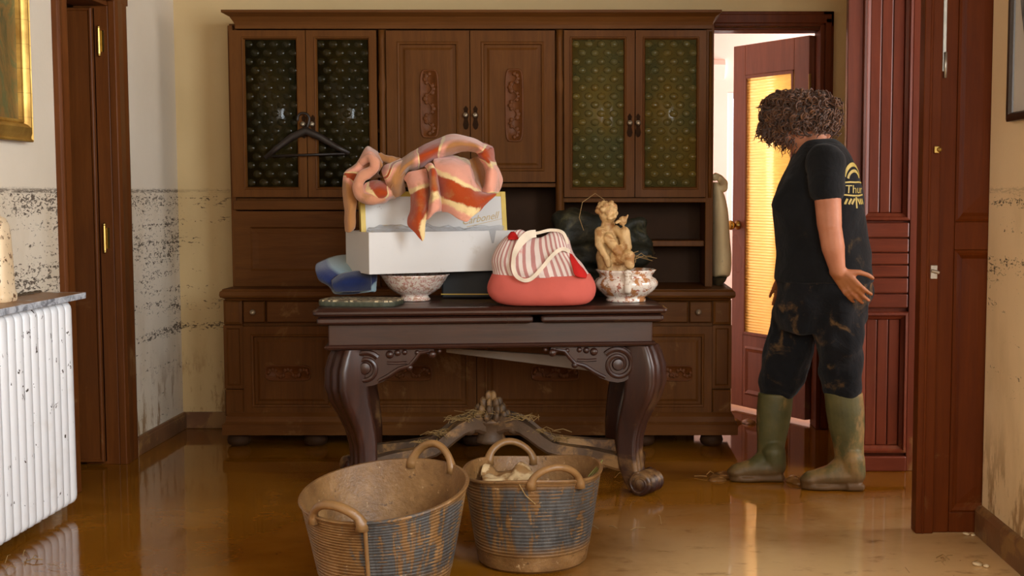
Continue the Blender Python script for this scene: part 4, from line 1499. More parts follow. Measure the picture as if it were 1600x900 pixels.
roll([(-0.9092,4.99,1.3159), (-0.8765,4.97,1.3322), (-0.854,4.95,1.3197), (-0.8543,4.95,1.2935), (-0.8762,4.95,1.272), (-0.9004,4.95,1.2553), (-0.9103,4.95,1.229), (-0.9031,4.96,1.1908), (-0.8608,4.95,1.1692), (-0.8143,4.96,1.1788)],
     [0.010, 0.016, 0.018, 0.018, 0.019, 0.021, 0.022, 0.022, 0.020, 0.010], 1.05, 1.1, seed=2, flat=0.9, wob=0.003)
roll([(-0.8507,5.06,1.3419), (-0.8223,5.05,1.3294), (-0.793,5.05,1.3246), (-0.7667,5.07,1.3299)], [0.012, 0.013, 0.014, 0.012], 1.2, 1.2, seed=5)


def crumple(x, y, z):
    q = Vector((x, y, z))
    k = Vector((mnoise.noise(q * 16), mnoise.noise(q * 16 + Vector((5, 1, 2))), mnoise.noise(q * 16 + Vector((1, 7, 3))))) * 0.006
    k += Vector((mnoise.noise(q * 42), mnoise.noise(q * 42 + Vector((5, 1, 2))), mnoise.noise(q * 42 + Vector((1, 7, 3))))) * 0.003
    return q + k


m.warp(crumple)
o = m.build('blanket', 'blanket', origin=tuple(bpt(0.3, 0.1, BH + 0.1)), smooth=True, solid=0.006, sub=1)
tag(o, 'crumpled pink, cream and rust striped wool blanket thrown over the white box lid', 'blanket')

# -------- striped tote bag
def striped_cloth():
    n = NT('pink_white_ticking')
    t = n.attr('tex')
    s = n.xyz(t)[0]
    v = n.coord()
    w = n.math('FRACT', n.math('ADD', n.math('MULTIPLY', s, 46.0), n.math('MULTIPLY', n.noise(v, 6, 3), 0.5)))
    k = n.math('MULTIPLY', n.step(w, 0.28, 0.36), n.math('SUBTRACT', 1.0, n.step(w, 0.72, 0.8)))
    c = n.mix(k, S(222, 206, 196), S(182, 128, 122))
    c = n.mix(n.step(n.noise(v, 9, 5, 0.6), 0.6, 0.75), c, S(206, 116, 104))
    n.set(col=c, rough=0.9, spec=0.15)
    n.bump(n.noise(v, 26, 4), 0.35, 0.012)
    return n.m


MT['tick'] = striped_cloth()
MT['coral'] = plain('coral_canvas', S(192, 92, 80), 0.85, 0.10, 6, 0.6, 12, spec=0.2)
MT['cream'] = plain('cream_webbing', S(222, 206, 184), 0.85, 0.06, 20, 0.2, 80, spec=0.2)
MT['red'] = plain('red_lining', S(186, 30, 26), 0.8, 0.15, 10, 0.2, spec=0.2)
YB_ = 4.965
bag = empty('tote_bag', (-0.2044, YB_, TZ), 'tote bag with coral base, pink ticking top and cream straps', 'bag')


def bag_ring(py, x0, x1, b, yc=0.0, n=48, wr=0.0, sq=0.75, zo=None):
    c0, c1 = x0, x1
    z = py
    cx, a = (c0 + c1) / 2, (c1 - c0) / 2
    R = []
    for j in range(n):
        t = 2 * pi * j / n
        ca, sa = cos(t), sin(t)
        q = Vector((cx + a * abs(ca) ** sq * (1 if ca > 0 else -1), YB_ + yc + b * abs(sa) ** sq * (1 if sa > 0 else -1), z))
        k = wr * (mnoise.noise(q * 13) + 0.5 * mnoise.noise(q * 30))
        q += Vector((ca * k, sa * k, 0.3 * k))
        R.append(q)
    return R


ZB = lambda a: a
low = [(TZ + 0.001, -0.3355, -0.0621, 0.07), (TZ + 0.006, -0.3677, -0.0298, 0.09), (TZ + 0.022, -0.4024, -0.005, 0.105),
       (TZ + 0.05, -0.4246, 0.005, 0.112), (TZ + 0.08, -0.4219, 0.0025, 0.11), (TZ + 0.105, -0.4094, -0.0099, 0.104), (TZ + 0.122, -0.4018, -0.0223, 0.098)]
m = MB()
R = [bag_ring(z, a, b, c, wr=0.004) for z, a, b, c in low]
tilt = lambda q: q
for r in R[3:]:
    for q in r:
        xr = (q.x - (-0.4294)) / 0.43
        q.z += 0.014 * (1 - sin(max(0, min(1, xr * 0.85 + 0.05)) * pi)) - 0.006
        q.y += 0.010 * mnoise.noise(Vector((xr * 5, q.z * 18, 2)))
m.rings(R, True, (True, False))
m.build('bag_base', 'coral', bag, smooth=True, sub=1)
up_ = [(TZ + 0.118, -0.3993, -0.0248, 0.097, 0.0), (TZ + 0.14, -0.4042, -0.0397, 0.095, 0.0), (TZ + 0.17, -0.4064, -0.052, 0.09, 0.0),
       (TZ + 0.20, -0.3988, -0.0694, 0.08, 0.005), (TZ + 0.23, -0.3838, -0.0916, 0.065, 0.01), (TZ + 0.262, -0.3613, -0.1089, 0.05, 0.015), (TZ + 0.283, -0.3365, -0.1237, 0.036, 0.018),
       (TZ + 0.276, -0.3216, -0.1336, 0.026, 0.018), (TZ + 0.235, -0.3216, -0.1385, 0.03, 0.016)]
m = MB()
R, tx = [], []
for k, (z, a, b, c, yc) in enumerate(up_):
    r = bag_ring(z, a, b, c, yc, wr=0.016 if k else 0.004)
    for j, q in enumerate(r):
        xr = (q.x - a) / (b - a)
        if k < 2:
            q.z += 0.014 * (1 - sin(max(0, min(1, xr * 0.85 + 0.05)) * pi)) - 0.006
        if q.y < YB_ and k > 0:
            q.y += 0.016 * sin(xr * 9 + k * 0.9) * min(1, (8 - k) / 4)
        if k >= 3:
            q.z += 0.028 * sin(xr * 2.6 * pi + 0.4) * (k - 2) / 6 - 0.02 * max(0, xr - 0.7) * 3 - 0.05 * max(0, 0.28 - xr)
    R.append(r)
    tx += [((j / 48), k / 8, 0.5) for j in range(48)]
m.rings(R, True, (False, False), tx)
m.build('bag_top', 'tick', bag, smooth=True, sub=1)
m = MB()
m.sheet([
    [(-0.0984,4.925,0.9749), (-0.0929,4.935,0.9687), (-0.0873,4.945,0.9605)],
    [(-0.0965,4.885,0.9501), (-0.0807,4.895,0.9477), (-0.064,4.93,0.9305)],
    [(-0.0879,4.87,0.9167), (-0.0652,4.875,0.9202), (-0.0428,4.915,0.9025)],
    [(-0.0802,4.862,0.8887), (-0.0556,4.865,0.8904), (-0.0323,4.9,0.8862)],
    [(-0.067,4.862,0.8792), (-0.048,4.862,0.8754), (-0.036,4.88,0.8723)],
], 4)
m.build('bag_lining', 'red', bag, smooth=True, solid=0.003)
m = MB()
m.sheet([
    [(-0.337,4.93,1.0284), (-0.3253,4.94,1.0465), (-0.3099,4.94,1.045), (-0.2992,4.94,1.0281)],
    [(-0.3326,4.905,1.0197), (-0.319,4.9,1.0199), (-0.3075,4.9,1.0199), (-0.2939,4.915,1.0213)],
], 4)
m.build('bag_lining', 'red', bag, smooth=True, solid=0.003)


def strap(path, ws, nm='bag_strap'):
    P = [Vector(q) for q in path]
    D, Wd = [], []
    for i in range(len(P) - 1):
        a, b, c, d = P[max(i - 1, 0)], P[i], P[i + 1], P[min(i + 2, len(P) - 1)]
        for k in range(6):
            t = k / 6
            D.append(0.5 * ((2 * b) + (c - a) * t + (2 * a - 5 * b + 4 * c - d) * t * t + (3 * b - a - 3 * c + d) * t ** 3))
            Wd.append(ws[i] * (1 - t) + ws[i + 1] * t)
    D.append(P[-1])
    Wd.append(ws[-1])
    mm = MB()
    rr = []
    for i, p in enumerate(D):
        t = (D[min(i + 1, len(D) - 1)] - D[max(i - 1, 0)]).normalized()
        sd = t.cross(Vector((0, -1, 0))).normalized()
        nn = t.cross(sd).normalized()
        w = Wd[i]
        sd = (sd + nn * 0.3 * sin(i * 0.35)).normalized()
        rr.append([p + sd * w - nn * 0.0015, p - sd * w - nn * 0.0015, p - sd * w + nn * 0.0015, p + sd * w + nn * 0.0015])
    mm.rings(rr)
    return mm.build(nm, 'cream', bag, smooth='auto')


strap([(-0.2285,4.925,1.042), (-0.2541,4.9,1.0371), (-0.2791,4.87,1.0153), (-0.3008,4.85,0.9783), (-0.31,4.843,0.9447), (-0.3098,4.838,0.911), (-0.2966,4.835,0.8828), (-0.2701,4.832,0.8679), (-0.2437,4.832,0.8728), (-0.2212,4.836,0.8922), (-0.1949,4.842,0.9221), (-0.1687,4.85,0.9538), (-0.1425,4.86,0.9779), (-0.1202,4.875,0.9848), (-0.098,4.905,0.9739)], [0.014, 0.017, 0.016, 0.011] + [0.0075] * 11)
strap([(-0.1064,4.94,1.0012), (-0.1177,4.935,1.0359), (-0.1369,4.935,1.0513), (-0.1752,4.935,1.0543), (-0.2134,4.93,1.0457), (-0.2326,4.93,1.0418)], [0.006] * 6)

# -------- tureen with the porcelain group
MT['tureen'] = floral('brown_pink_tureen_china', S(226, 214, 200), S(168, 108, 92), S(178, 122, 78), 44, 0.52, 0.5).m
tu = (0.1238, 5.14, TZ)
tr = empty('tureen', tu, 'white china tureen with brown and pink flowers at the right end of the table', 'tureen')
lobe = lambda a, r, z: 1 + (0.022 * abs(cos(8 * a)) - 0.011) * (1 if 0.02 < z < 0.11 else 0.3) + (0.018 * cos(24 * a) if z > 0.108 else 0)
prof = [(0.0, 0.004), (0.068, 0.0), (0.080, 0.002), (0.08, 0.01), (0.074, 0.016), (0.09, 0.028), (0.112, 0.046), (0.126, 0.066), (0.128, 0.078), (0.118, 0.092), (0.104, 0.100), (0.104, 0.106), (0.113, 0.118), (0.120, 0.128), (0.116, 0.13), (0.107, 0.118), (0.096, 0.104), (0.1, 0.09), (0.11, 0.07), (0.0, 0.03)]
MB().lathe(prof, tu, 96, lobe).build('tureen_body', 'tureen', tr, smooth=True)
MT['china'] = plain('white_china', S(228, 218, 204), 0.22, 0.08, 12, 0, mud=0.3, mudscale=14)
for an in (-88, 92):
    a = radians(an)
    dv = Vector((cos(a), sin(a), 0))
    c = Vector(tu)
    m = MB()
    m.tube([c + dv * q + Vector((0, 0, z)) for q, z in ((0.112, 0.125), (0.135, 0.122), (0.148, 0.108), (0.143, 0.092), (0.136, 0.076), (0.134, 0.056), (0.122, 0.042))],
           [0.011, 0.012, 0.010, 0.010, 0.011, 0.010, 0.008], 10, 1.4)
    m.build('tureen_handle', 'china', tr, smooth=True)

MT['mudchina'] = plain('mud_covered_bisque', S(196, 160, 108), 0.6, 0.2, 16, 0.6, 45, mud=0.42, mudscale=14, mudcol=S(158, 112, 62))
fg = (0.0721,5.14,0.9059)
m = MB()
Y5 = 5.14
# child: seated torso, head with curls, arm, legs; small animal held at its shoulder
m.cap((0.0823,5.14,0.9239), (0.0513,5.13,1.0169), 0.052, 0.04, 14)
m.cap((0.0513,5.13,1.0067), (0.0512,5.13,1.0733), 0.042, 0.028, 14)
m.cap((0.0538,5.13,1.0682), (0.0512,5.13,1.0886), 0.018, 0.018)
m.ell((0.0511,5.12,1.1144), (0.036, 0.036, 0.040))
for q in range(22):
    a = q * 2.4
    h = (q / 22) * 1.35 - 0.25
    c = Vector((0.046,5.12,1.1195))
    m.ell(c + Vector((0.036 * cos(a) * cos(h), 0.036 * sin(a) * cos(h), 0.036 * sin(h) + 0.006)), 0.0125, seg=8, rows=6)
m.ell((0.0762,5.09,1.1047), (0.010, 0.012, 0.010))
m.ell((0.0584,5.085,1.0972), (0.012, 0.010, 0.008))
m.cap((0.0179,5.11,1.0432), (0.0152,5.08,0.9933), 0.021, 0.017)
m.cap((0.0152,5.08,0.9933), (0.0456,5.06,0.9384), 0.017, 0.013)
m.cap((0.0456,5.06,0.9384), (0.0533,5.07,0.9125), 0.012, 0.012)
m.cap((0.0508,5.085,1.0185), (0.0911,5.06,0.9637), 0.022, 0.016)
m.cap((0.0817,5.11,1.0534), (0.1168,5.08,1.0187), 0.017, 0.014)
m.cap((0.0817,5.1,0.9414), (0.1317,5.06,0.9485), 0.034, 0.026)
m.cap((0.1317,5.06,0.9485), (0.1368,5.06,0.913), 0.024, 0.02)
m.cap((0.1222,5.09,0.9827), (0.117,5.09,1.0438), 0.024, 0.021)
m.ell((0.1093,5.09,1.087), (0.018, 0.02, 0.019))
m.cap((0.122,5.09,1.0971), (0.1296,5.09,1.1098), 0.007, 0.004, 8)
m.cap((0.0912,5.07,1.0849), (0.0834,5.06,1.0801), 0.008, 0.006, 8)
m.cap((0.1016,5.08,0.9882), (0.1013,5.06,0.9637), 0.008, 0.008, 8)
m.cap((0.1293,5.07,0.9886), (0.1342,5.06,0.9637), 0.008, 0.008, 8)
m.cap((0.0566,5.14,0.9445), (0.0773,5.14,0.8621), 0.055, 0.06)
o = blob('figurine', m, 0.0035, 'mudchina', None, 2, disp=(0.0015, 60))
for v in o.data.vertices:
    v.co -= Vector(fg)
o.location = fg
tag(o, 'muddy porcelain figurine of a seated child holding a small animal inside the tureen', 'figurine')
straws('straw', [(0.1589,5.12,0.9327)], 9, 0.14, 11, 'long dry straws poking out of the tureen beside the muddy figurine', spread=0.02)
m = MB()
m.tube([(-0.0461,5.12,1.048), (-0.064,5.13,1.0989), (-0.0513,5.14,1.1601), (0,5.15,1.1959), (0.0359,5.14,1.1703), (0.046,5.12,1.145)], 0.0013, 5)
o = tag(m.build('twig', 'straw', origin=(0.0407,5.1,1.1553), smooth=True), 'thin bent dry twig curving over the head of the muddy figurine', 'twig')

# -------- dark crumpled sack behind the tureen
def sack():
    n = NT('dark_wet_sack')
    v = n.coord()
    c = n.ramp(n.noise(v, 9, 6, 0.65, 0.8), [(0.3, S(18, 19, 15)), (0.55, S(38, 38, 28)), (0.75, S(88, 82, 56))])
    n.set(col=c, rough=0.55, spec=0.25)
    n.bump(n.noise(v, 16, 5), 0.6, 0.02)
    return n.m


MT['sack'] = sack()
m = MB()
m.cap((-0.1139,5.42,0.9306), (0.1892,5.4,0.937), 0.085, 0.05)
m.cap((-0.1091,5.46,1.0651), (0.0136,5.44,1.033), 0.075, 0.06)
m.cap((0.1359,5.44,1.0249), (0.2223,5.42,0.9713), 0.04, 0.03)
m.cap((-0.0812,5.4,0.8233), (0.1489,5.4,0.8233), 0.07, 0.06)
m.cap((-0.1193,5.42,0.9849), (0.1895,5.42,1.0661), 0.05, 0.025)
m.cap((0.1895,5.42,1.0607), (0.2441,5.42,0.9442), 0.022, 0.018)
m.warp(lambda x, y, z: (x, y, max(z, TZ + 0.001)))
o = blob('rubbish_sack', m, 0.009, 'sack', None, 2, disp=(0.022, 17), zmin=TZ + 0.001)
o.data.update()
sp = (0.0543,5.42,0.8219)
for v in o.data.vertices:
    v.co += Vector((0, 0, 0))
    v.co -= Vector((sp[0], sp[1], TZ))
o.location = (sp[0], sp[1], TZ)
tag(o, 'dark crumpled wet sack lying behind the tureen and the figurine', 'sack')

# ================================================================== COAT HANGER, COAT
HY = 6.045
m = MB()
hk = []
for i in range(15):
    a = radians(200 - 215 * i / 14)
    c = Vector((-1.3683,6.045,1.5423))
    hk.append(c + Vector((0.028 * cos(a), 0, 0.028 * sin(a))))
hk += [Vector((-1.3478,6.045,1.5125)), Vector((-1.3573,6.045,1.4856))]
m.tube(hk, 0.006, 8)
hg = empty('coat_hanger', (-1.3606,6.045,1.4707), 'dark wooden coat hanger hung on the knobs of the left glass doors', 'hanger')
MT['hang'] = plain('dark_hanger_wood', S(34, 24, 18), 0.45, 0.2, 10, 0.1)
m.build('hook', 'hang', hg, smooth=True)
m = MB()
m.tube([(-1.5507,6.04,1.36), (-1.497,6.045,1.405), (-1.4238,6.045,1.4588), (-1.3572,6.045,1.4886), (-1.2917,6.045,1.4588), (-1.2143,6.045,1.411), (-1.1537,6.04,1.3809)], [0.010, 0.014, 0.017, 0.02, 0.017, 0.014, 0.010], 10, 0.6)
m.build('shoulder', 'hang', hg, smooth=True)
m = MB()
m.tube([(-1.5458,6.045,1.3691), (-1.1576,6.045,1.3811)], 0.006, 8)
m.build('crossbar', 'hang', hg, smooth=True)

MT['khaki'] = plain('khaki_cloth', S(246, 224, 178), 0.9, 0.1, 5, 0.4, 18, mud=0.12, mudscale=8)
MT['khakid'] = plain('dark_coat_hem', S(74, 60, 34), 0.9, 0.15, 6, 0.3, 20)
co = empty('coat', (0.60, 6.26, 0.7675), 'khaki coat hanging on the right side of the cabinet', 'coat')
m = MB()
R = []
for py, xo, hw in ((0.0, 0, 0),):
    pass
for z, xo, hw in ((0.7861, 0.6555, 0.125), (0.8142, 0.6708, 0.128), (0.8919, 0.6702, 0.125), (0.9694, 0.6603, 0.12), (1.0468, 0.6565, 0.115), (1.1241, 0.6497, 0.11),
                  (1.1858, 0.6338, 0.10), (1.2259, 0.6149, 0.08), (1.2505, 0.6024, 0.06)):
    x0 = 0.566
    r = []
    for j in range(28):
        t = 2 * pi * j / 28
        x = (x0 + xo) / 2 + (xo - x0) / 2 * cos(t) * (1 + 0.06 * sin(5 * t))
        y = 6.27 + hw * sin(t)
        r.append((x, y, z + 0.006 * sin(3 * t)))
    R.append(r)
m.rings(R)
m.build('coat_body', 'khaki', co, smooth=True, sub=1)
m = MB()
m.rings([[((0.57 + xo) / 2 + (xo - 0.57) / 2 * 0.94 * cos(2 * pi * j / 20), 6.27 + 0.11 * sin(2 * pi * j / 20), z) for j in range(20)] for z, xo in ((0.7861, 0.6493), (0.7675, 0.6401), (0.7488, 0.6216))])
m.build('coat_lining', 'khakid', co, smooth=True)
m = MB()
m.tube([(0.583, 6.22, 1.232), (0.602, 6.20, 1.2136), (0.622, 6.22, 1.2197), (0.628, 6.27, 1.2444), (0.610, 6.30, 1.269), (0.590, 6.29, 1.2782), (0.582, 6.26, 1.269)],
       [0.016, 0.02, 0.02, 0.02, 0.018, 0.018, 0.016], 10)
m.build('collar', 'khaki', co, smooth=True)

# ================================================================== RADIATOR, SHELF, PICTURES
def splash():
    n = NT('splashed_radiator_enamel')
    p = n.pos()
    f = n.noise(n.mapping(p, (1, 1, 0.55)), 34, 5, 0.62, 0.5)
    big = n.noise(p, 4, 3)
    k = n.step(n.math('ADD', f, n.math('MULTIPLY', n.math('SUBTRACT', big, 0.5), 0.25)), 0.665, 0.68)
    c = n.mix(k, S(232, 231, 232), S(66, 56, 48))
    c = n.mix(n.math('MULTIPLY', n.step(n.noise(p, 6, 5), 0.55, 0.75), 0.25), c, S(190, 172, 148))
    n.set(col=c, rough=0.35)
    return n.m


MT['radw'] = splash()
ra = empty('radiator', (-1.98, 4.2, 0), 'white ribbed radiator splashed with mud under the marble shelf by the left wall', 'radiator')
ry1, pitch, nrc = 4.757, 0.0582, 18
rz0, rz1 = 0.035, 0.797
MB().box(-2.07, -1.985, ry1 - pitch * nrc + 0.01, ry1 - 0.012, rz0 + 0.03, rz1 - 0.03).build('radiator_core', 'white', ra, bevel=0.01)
for zz in (0.12, 0.7):
    MB().tube([(-2.03, ry1 - 0.1, zz), (-2.098, ry1 - 0.1, zz)], 0.016, 10).build('bracket', 'white', ra, smooth=True)
m = MB()
hw = pitch * 0.46
nz = [(rz0, 0.35), (rz0 + 0.006, 0.7), (rz0 + 0.018, 0.93), (rz0 + 0.03, 1.0), (rz1 - 0.03, 1.0), (rz1 - 0.018, 0.93), (rz1 - 0.006, 0.7), (rz1, 0.35)]
rr = []
for z, k in nz:
    r = []
    for (a, b) in ((0.0, -0.75), (0.011, -1.0), (0.034, -1.0), (0.046, -0.82), (0.052, -0.5), (0.054, 0), (0.052, 0.5), (0.046, 0.82), (0.034, 1.0), (0.011, 1.0), (0.0, 0.75)):
        r.append((-2.0 + a * (0.35 + 0.65 * k), ry1 - pitch / 2 + b * hw * (0.5 + 0.5 * k), z))
    rr.append(r)
m.rings(rr)
c0 = m.build('radiator_column', 'radw', ra, smooth='auto')
for i in range(1, nrc):
    c = copy_to(c0, ra, (0, -pitch * i, 0))


def marble():
    n = NT('grey_white_marble')
    p = n.pos()
    z = n.xyz(p)[2]
    w = n.noise(p, 16, 8, 0.7, 1.5)
    c = n.ramp(w, [(0.35, S(216, 218, 222)), (0.5, S(186, 190, 198)), (0.6, S(120, 122, 128))])
    nz = n.xyz(n.n.new('ShaderNodeNewGeometry').outputs['Normal'])[2]
    mk = n.math('MULTIPLY', n.step(nz, 0.5, 0.8), n.step(n.noise(p, 9, 6), 0.3, 0.42))
    c = n.mix(mk, c, n.mix(n.noise(p, 40, 5), S(126, 84, 44), S(150, 106, 64)))
    n.set(col=c, rough=0.4)
    return n.m


MT['marble'] = marble()
sz0, sz1 = 0.802, 0.826
m = MB().box(-2.095, -1.915, 3.6, 4.80, sz0, sz1)
o = m.build('marble_shelf', 'marble', origin=(-2.0, 4.2, sz0), bevel=0.003)
tag(o, 'grey marble shelf with a muddy top above the white radiator', 'shelf')
m = MB()
rnd = random.Random(4)
for i in range(60):
    y = 4.80 - i * 0.018
    m.ell((-2.092 + rnd.uniform(0, 0.008), y, sz1 + 0.002), (0.008 + rnd.random() * 0.008, 0.012, 0.003 + 0.006 * rnd.random()), seg=8, rows=5)
MT['mudp'] = plain('drying_mud', S(72, 56, 36), 0.7, 0.25, 20, 0.5, 60)
MT['mudw'] = plain('wet_mud', S(128, 88, 46), 0.25, 0.25, 18, 0.5, 50)
o = m.build('mud_residue', 'mudp', origin=(-2.09, 4.5, sz1), smooth=True)
tag(o, 'line of dark mud residue on the marble shelf along the left wall', 'mud', kind='stuff')


def speckled():
    n = NT('speckled_cream_pottery')
    p = n.coord()
    k = n.step(n.noise(p, 55, 4, 0.6, 0.5), 0.6, 0.63)
    c = n.mix(k, n.ramp(n.noise(p, 6, 4), [(0.3, S(238, 214, 180)), (0.7, S(228, 196, 152))]), S(110, 78, 50))
    n.set(col=c, rough=0.4)
    n.bump(n.noise(p, 30, 3), 0.3, 0.004)
    return n.m


MT['speck'] = speckled()
vp = (-2.0403,4.3815,0.826)
vx = vp[0]
vase = empty('vase', (vx - 0.02, vp[1], sz1), 'cream speckled pottery vase standing on the marble shelf at the picture edge', 'vase')
m = MB()
m.rings([[(vx - 0.02 + k * 0.058 * (1 if abs(cos(t)) > 0 else 1) * (abs(cos(t)) ** 0.5) * (1 if cos(t) > 0 else -1), vp[1] + k * 0.058 * (abs(sin(t)) ** 0.5) * (1 if sin(t) > 0 else -1), sz1 + z) for t in [2 * pi * (j + 0.5) / 24 for j in range(24)]]
         for k, z in ((1.0, 0.0), (1.06, 0.006), (1.06, 0.026), (0.98, 0.034), (0.93, 0.12), (0.86, 0.22), (0.80, 0.26), (0.62, 0.285), (0.4, 0.292), (0.3, 0.30), (0.36, 0.33), (0.3, 0.33), (0.22, 0.29))])
m.build('vase_body', 'speck', vase, smooth='auto')

# gilt frame on the left wall
def gilt():
    n = NT('burnished_gilt')
    v = n.coord()
    c = n.ramp(n.noise(v, 9, 5, 0.6), [(0.3, S(150, 108, 40)), (0.6, S(206, 164, 82)), (0.8, S(226, 190, 110))])
    seam = n.step(n.math('FRACT', n.math('MULTIPLY', n.xyz(v)[2], 11.5)), 0.03, 0.0)
    c = n.mix(seam, c, S(110, 74, 30))
    n.set(col=c, rough=0.42, metal=0.6)
    return n.m


def landscape(name, stops, sc):
    n = NT(name)
    v = n.coord()
    a = n.noise(n.mapping(v, (1, 1, 0.6)), sc, 7, 0.68, 1.2)
    c = n.ramp(a, stops)
    n.set(col=c, rough=0.45)
    n.bump(n.noise(v, 90, 3), 0.3, 0.003)
    return n.m


MT['gilt'] = gilt()
MT['canvas'] = landscape('dark_landscape_canvas', [(0.28, S(30, 34, 24)), (0.42, S(70, 72, 44)), (0.52, S(128, 96, 50)), (0.6, S(88, 92, 56)), (0.7, S(160, 124, 70)), (0.8, S(196, 180, 150))], 6)
SIDE = lambda sg: (lambda a, b, d: (d, a, b))
fy1, fz0 = 4.7133, 1.3824
fp = empty('framed_painting', (-2.08, 4.2, fz0), 'dark landscape painting in a broad gilt frame high on the left wall', 'painting')
m = MB()
prof = [(0, -2.098), (0, -2.056), (0.006, -2.052), (0.012, -2.058), (0.02, -2.054), (0.03, -2.046), (0.05, -2.04), (0.06, -2.048), (0.066, -2.06), (0.07, -2.056), (0.078, -2.06), (0.08, -2.072)]
m.nested(3.5, fy1, fz0, 2.45, prof, SIDE(1), cap=False)
m.build('frame', 'gilt', fp, smooth='auto')
m = MB().box(-2.095, -2.072, 3.58, fy1 - 0.078, fz0 + 0.078, 2.37)
m.build('canvas', 'canvas', fp)
MT['dframe'] = plain('dark_picture_frame', S(44, 28, 18), 0.35, 0.2, 10, 0.1)
MT['mount'] = plain('pale_picture_mount', S(206, 200, 192), 0.5, 0.04, 6, 0)
MT['print'] = landscape('dark_figure_print', [(0.35, S(40, 42, 46)), (0.5, S(96, 98, 104)), (0.7, S(170, 168, 166))], 5)
ry_, rz_ = 4.1858, 1.428
rp = empty('framed_picture', (1.35, 3.9, rz_), 'dark framed print with a pale mount on the right wall', 'picture')
m = MB()
m.nested(3.45, ry_, rz_, 2.3, [(0, 1.358), (0, 1.335), (0.008, 1.33), (0.022, 1.332), (0.028, 1.342), (0.03, 1.35)], SIDE(-1), cap=False)
m.build('frame', 'dframe', rp)
MB().box(1.347, 1.357, 3.47, ry_ - 0.028, rz_ + 0.028, 2.27).build('mount', 'mount', rp)
m = MB()
pts = []
for i in range(28):
    t = 2 * pi * i / 28
    pts.append((3.87 + 0.245 * cos(t) * (1 + 0.1 * sin(3 * t)), rz_ + 0.40 + 0.29 * sin(t)))
m.prism(pts, 1.3455, 1.3475, 'YZ')
m.build('print', 'print', rp)
# ================================================================== RUBBER TRUGS
def trug_material(name, seed, z1, ax):
    n = NT(name)
    v = n.coord()
    x, y, z = n.xyz(v)
    scr = n.noise(n.mapping(v, (1, 1, 0.12), (seed, seed, 0)), 24, 7, 0.68, 1.2)
    patch = n.noise(n.mapping(v, (1, 1, 0.5), (seed * 2, 0, 3)), 4.5, 4, 0.6)
    side = n.step(n.math('ADD', n.math('MULTIPLY', x, ax[0]), n.math('MULTIPLY', y, ax[1])), 0.02, 0.16)
    zz = n.math('MULTIPLY', n.step(z, 0.05, 0.10), n.step(z, z1 - 0.005, z1 - 0.03))
    h = n.math('ADD', n.math('MULTIPLY', scr, 0.62), n.math('MULTIPLY', patch, 0.38))
    k = n.math('MULTIPLY', n.step(n.math('ADD', h, n.math('MULTIPLY', side, 0.16)), 0.625, 0.65), n.math('MULTIPLY', zz, n.step(side, 0.0, 0.3)))
    rib = n.step(n.math('FRACT', n.math('MULTIPLY', z, 88.0)), 0.35, 0.2)
    k = n.math('MULTIPLY', k, n.math('SUBTRACT', 1.0, n.math('MULTIPLY', rib, n.step(n.noise(v, 22, 4), 0.54, 0.64))))
    mud = n.ramp(n.noise(v, 10, 6, 0.65), [(0.3, S(98, 66, 34)), (0.55, S(128, 92, 52)), (0.75, S(158, 120, 78))])
    c = n.mix(k, mud, n.ramp(scr, [(0.4, S(56, 54, 53)), (0.8, S(108, 104, 100))]))
    c = n.mix(n.step(n.noise(v, 36, 6, 0.75), 0.6, 0.66), c, S(84, 56, 28))
    c = n.mix(n.math('MULTIPLY', n.step(n.noise(v, 48, 6, 0.75), 0.62, 0.68), 0.7), c, S(198, 164, 122))
    n.set(col=c, rough=n.ramp(n.noise(v, 6, 4), [(0.3, 0.32), (0.7, 0.55)]), spec=0.5)
    n.bump(n.noise(v, 55, 5, 0.7), 0.55, 0.006)
    return n.m


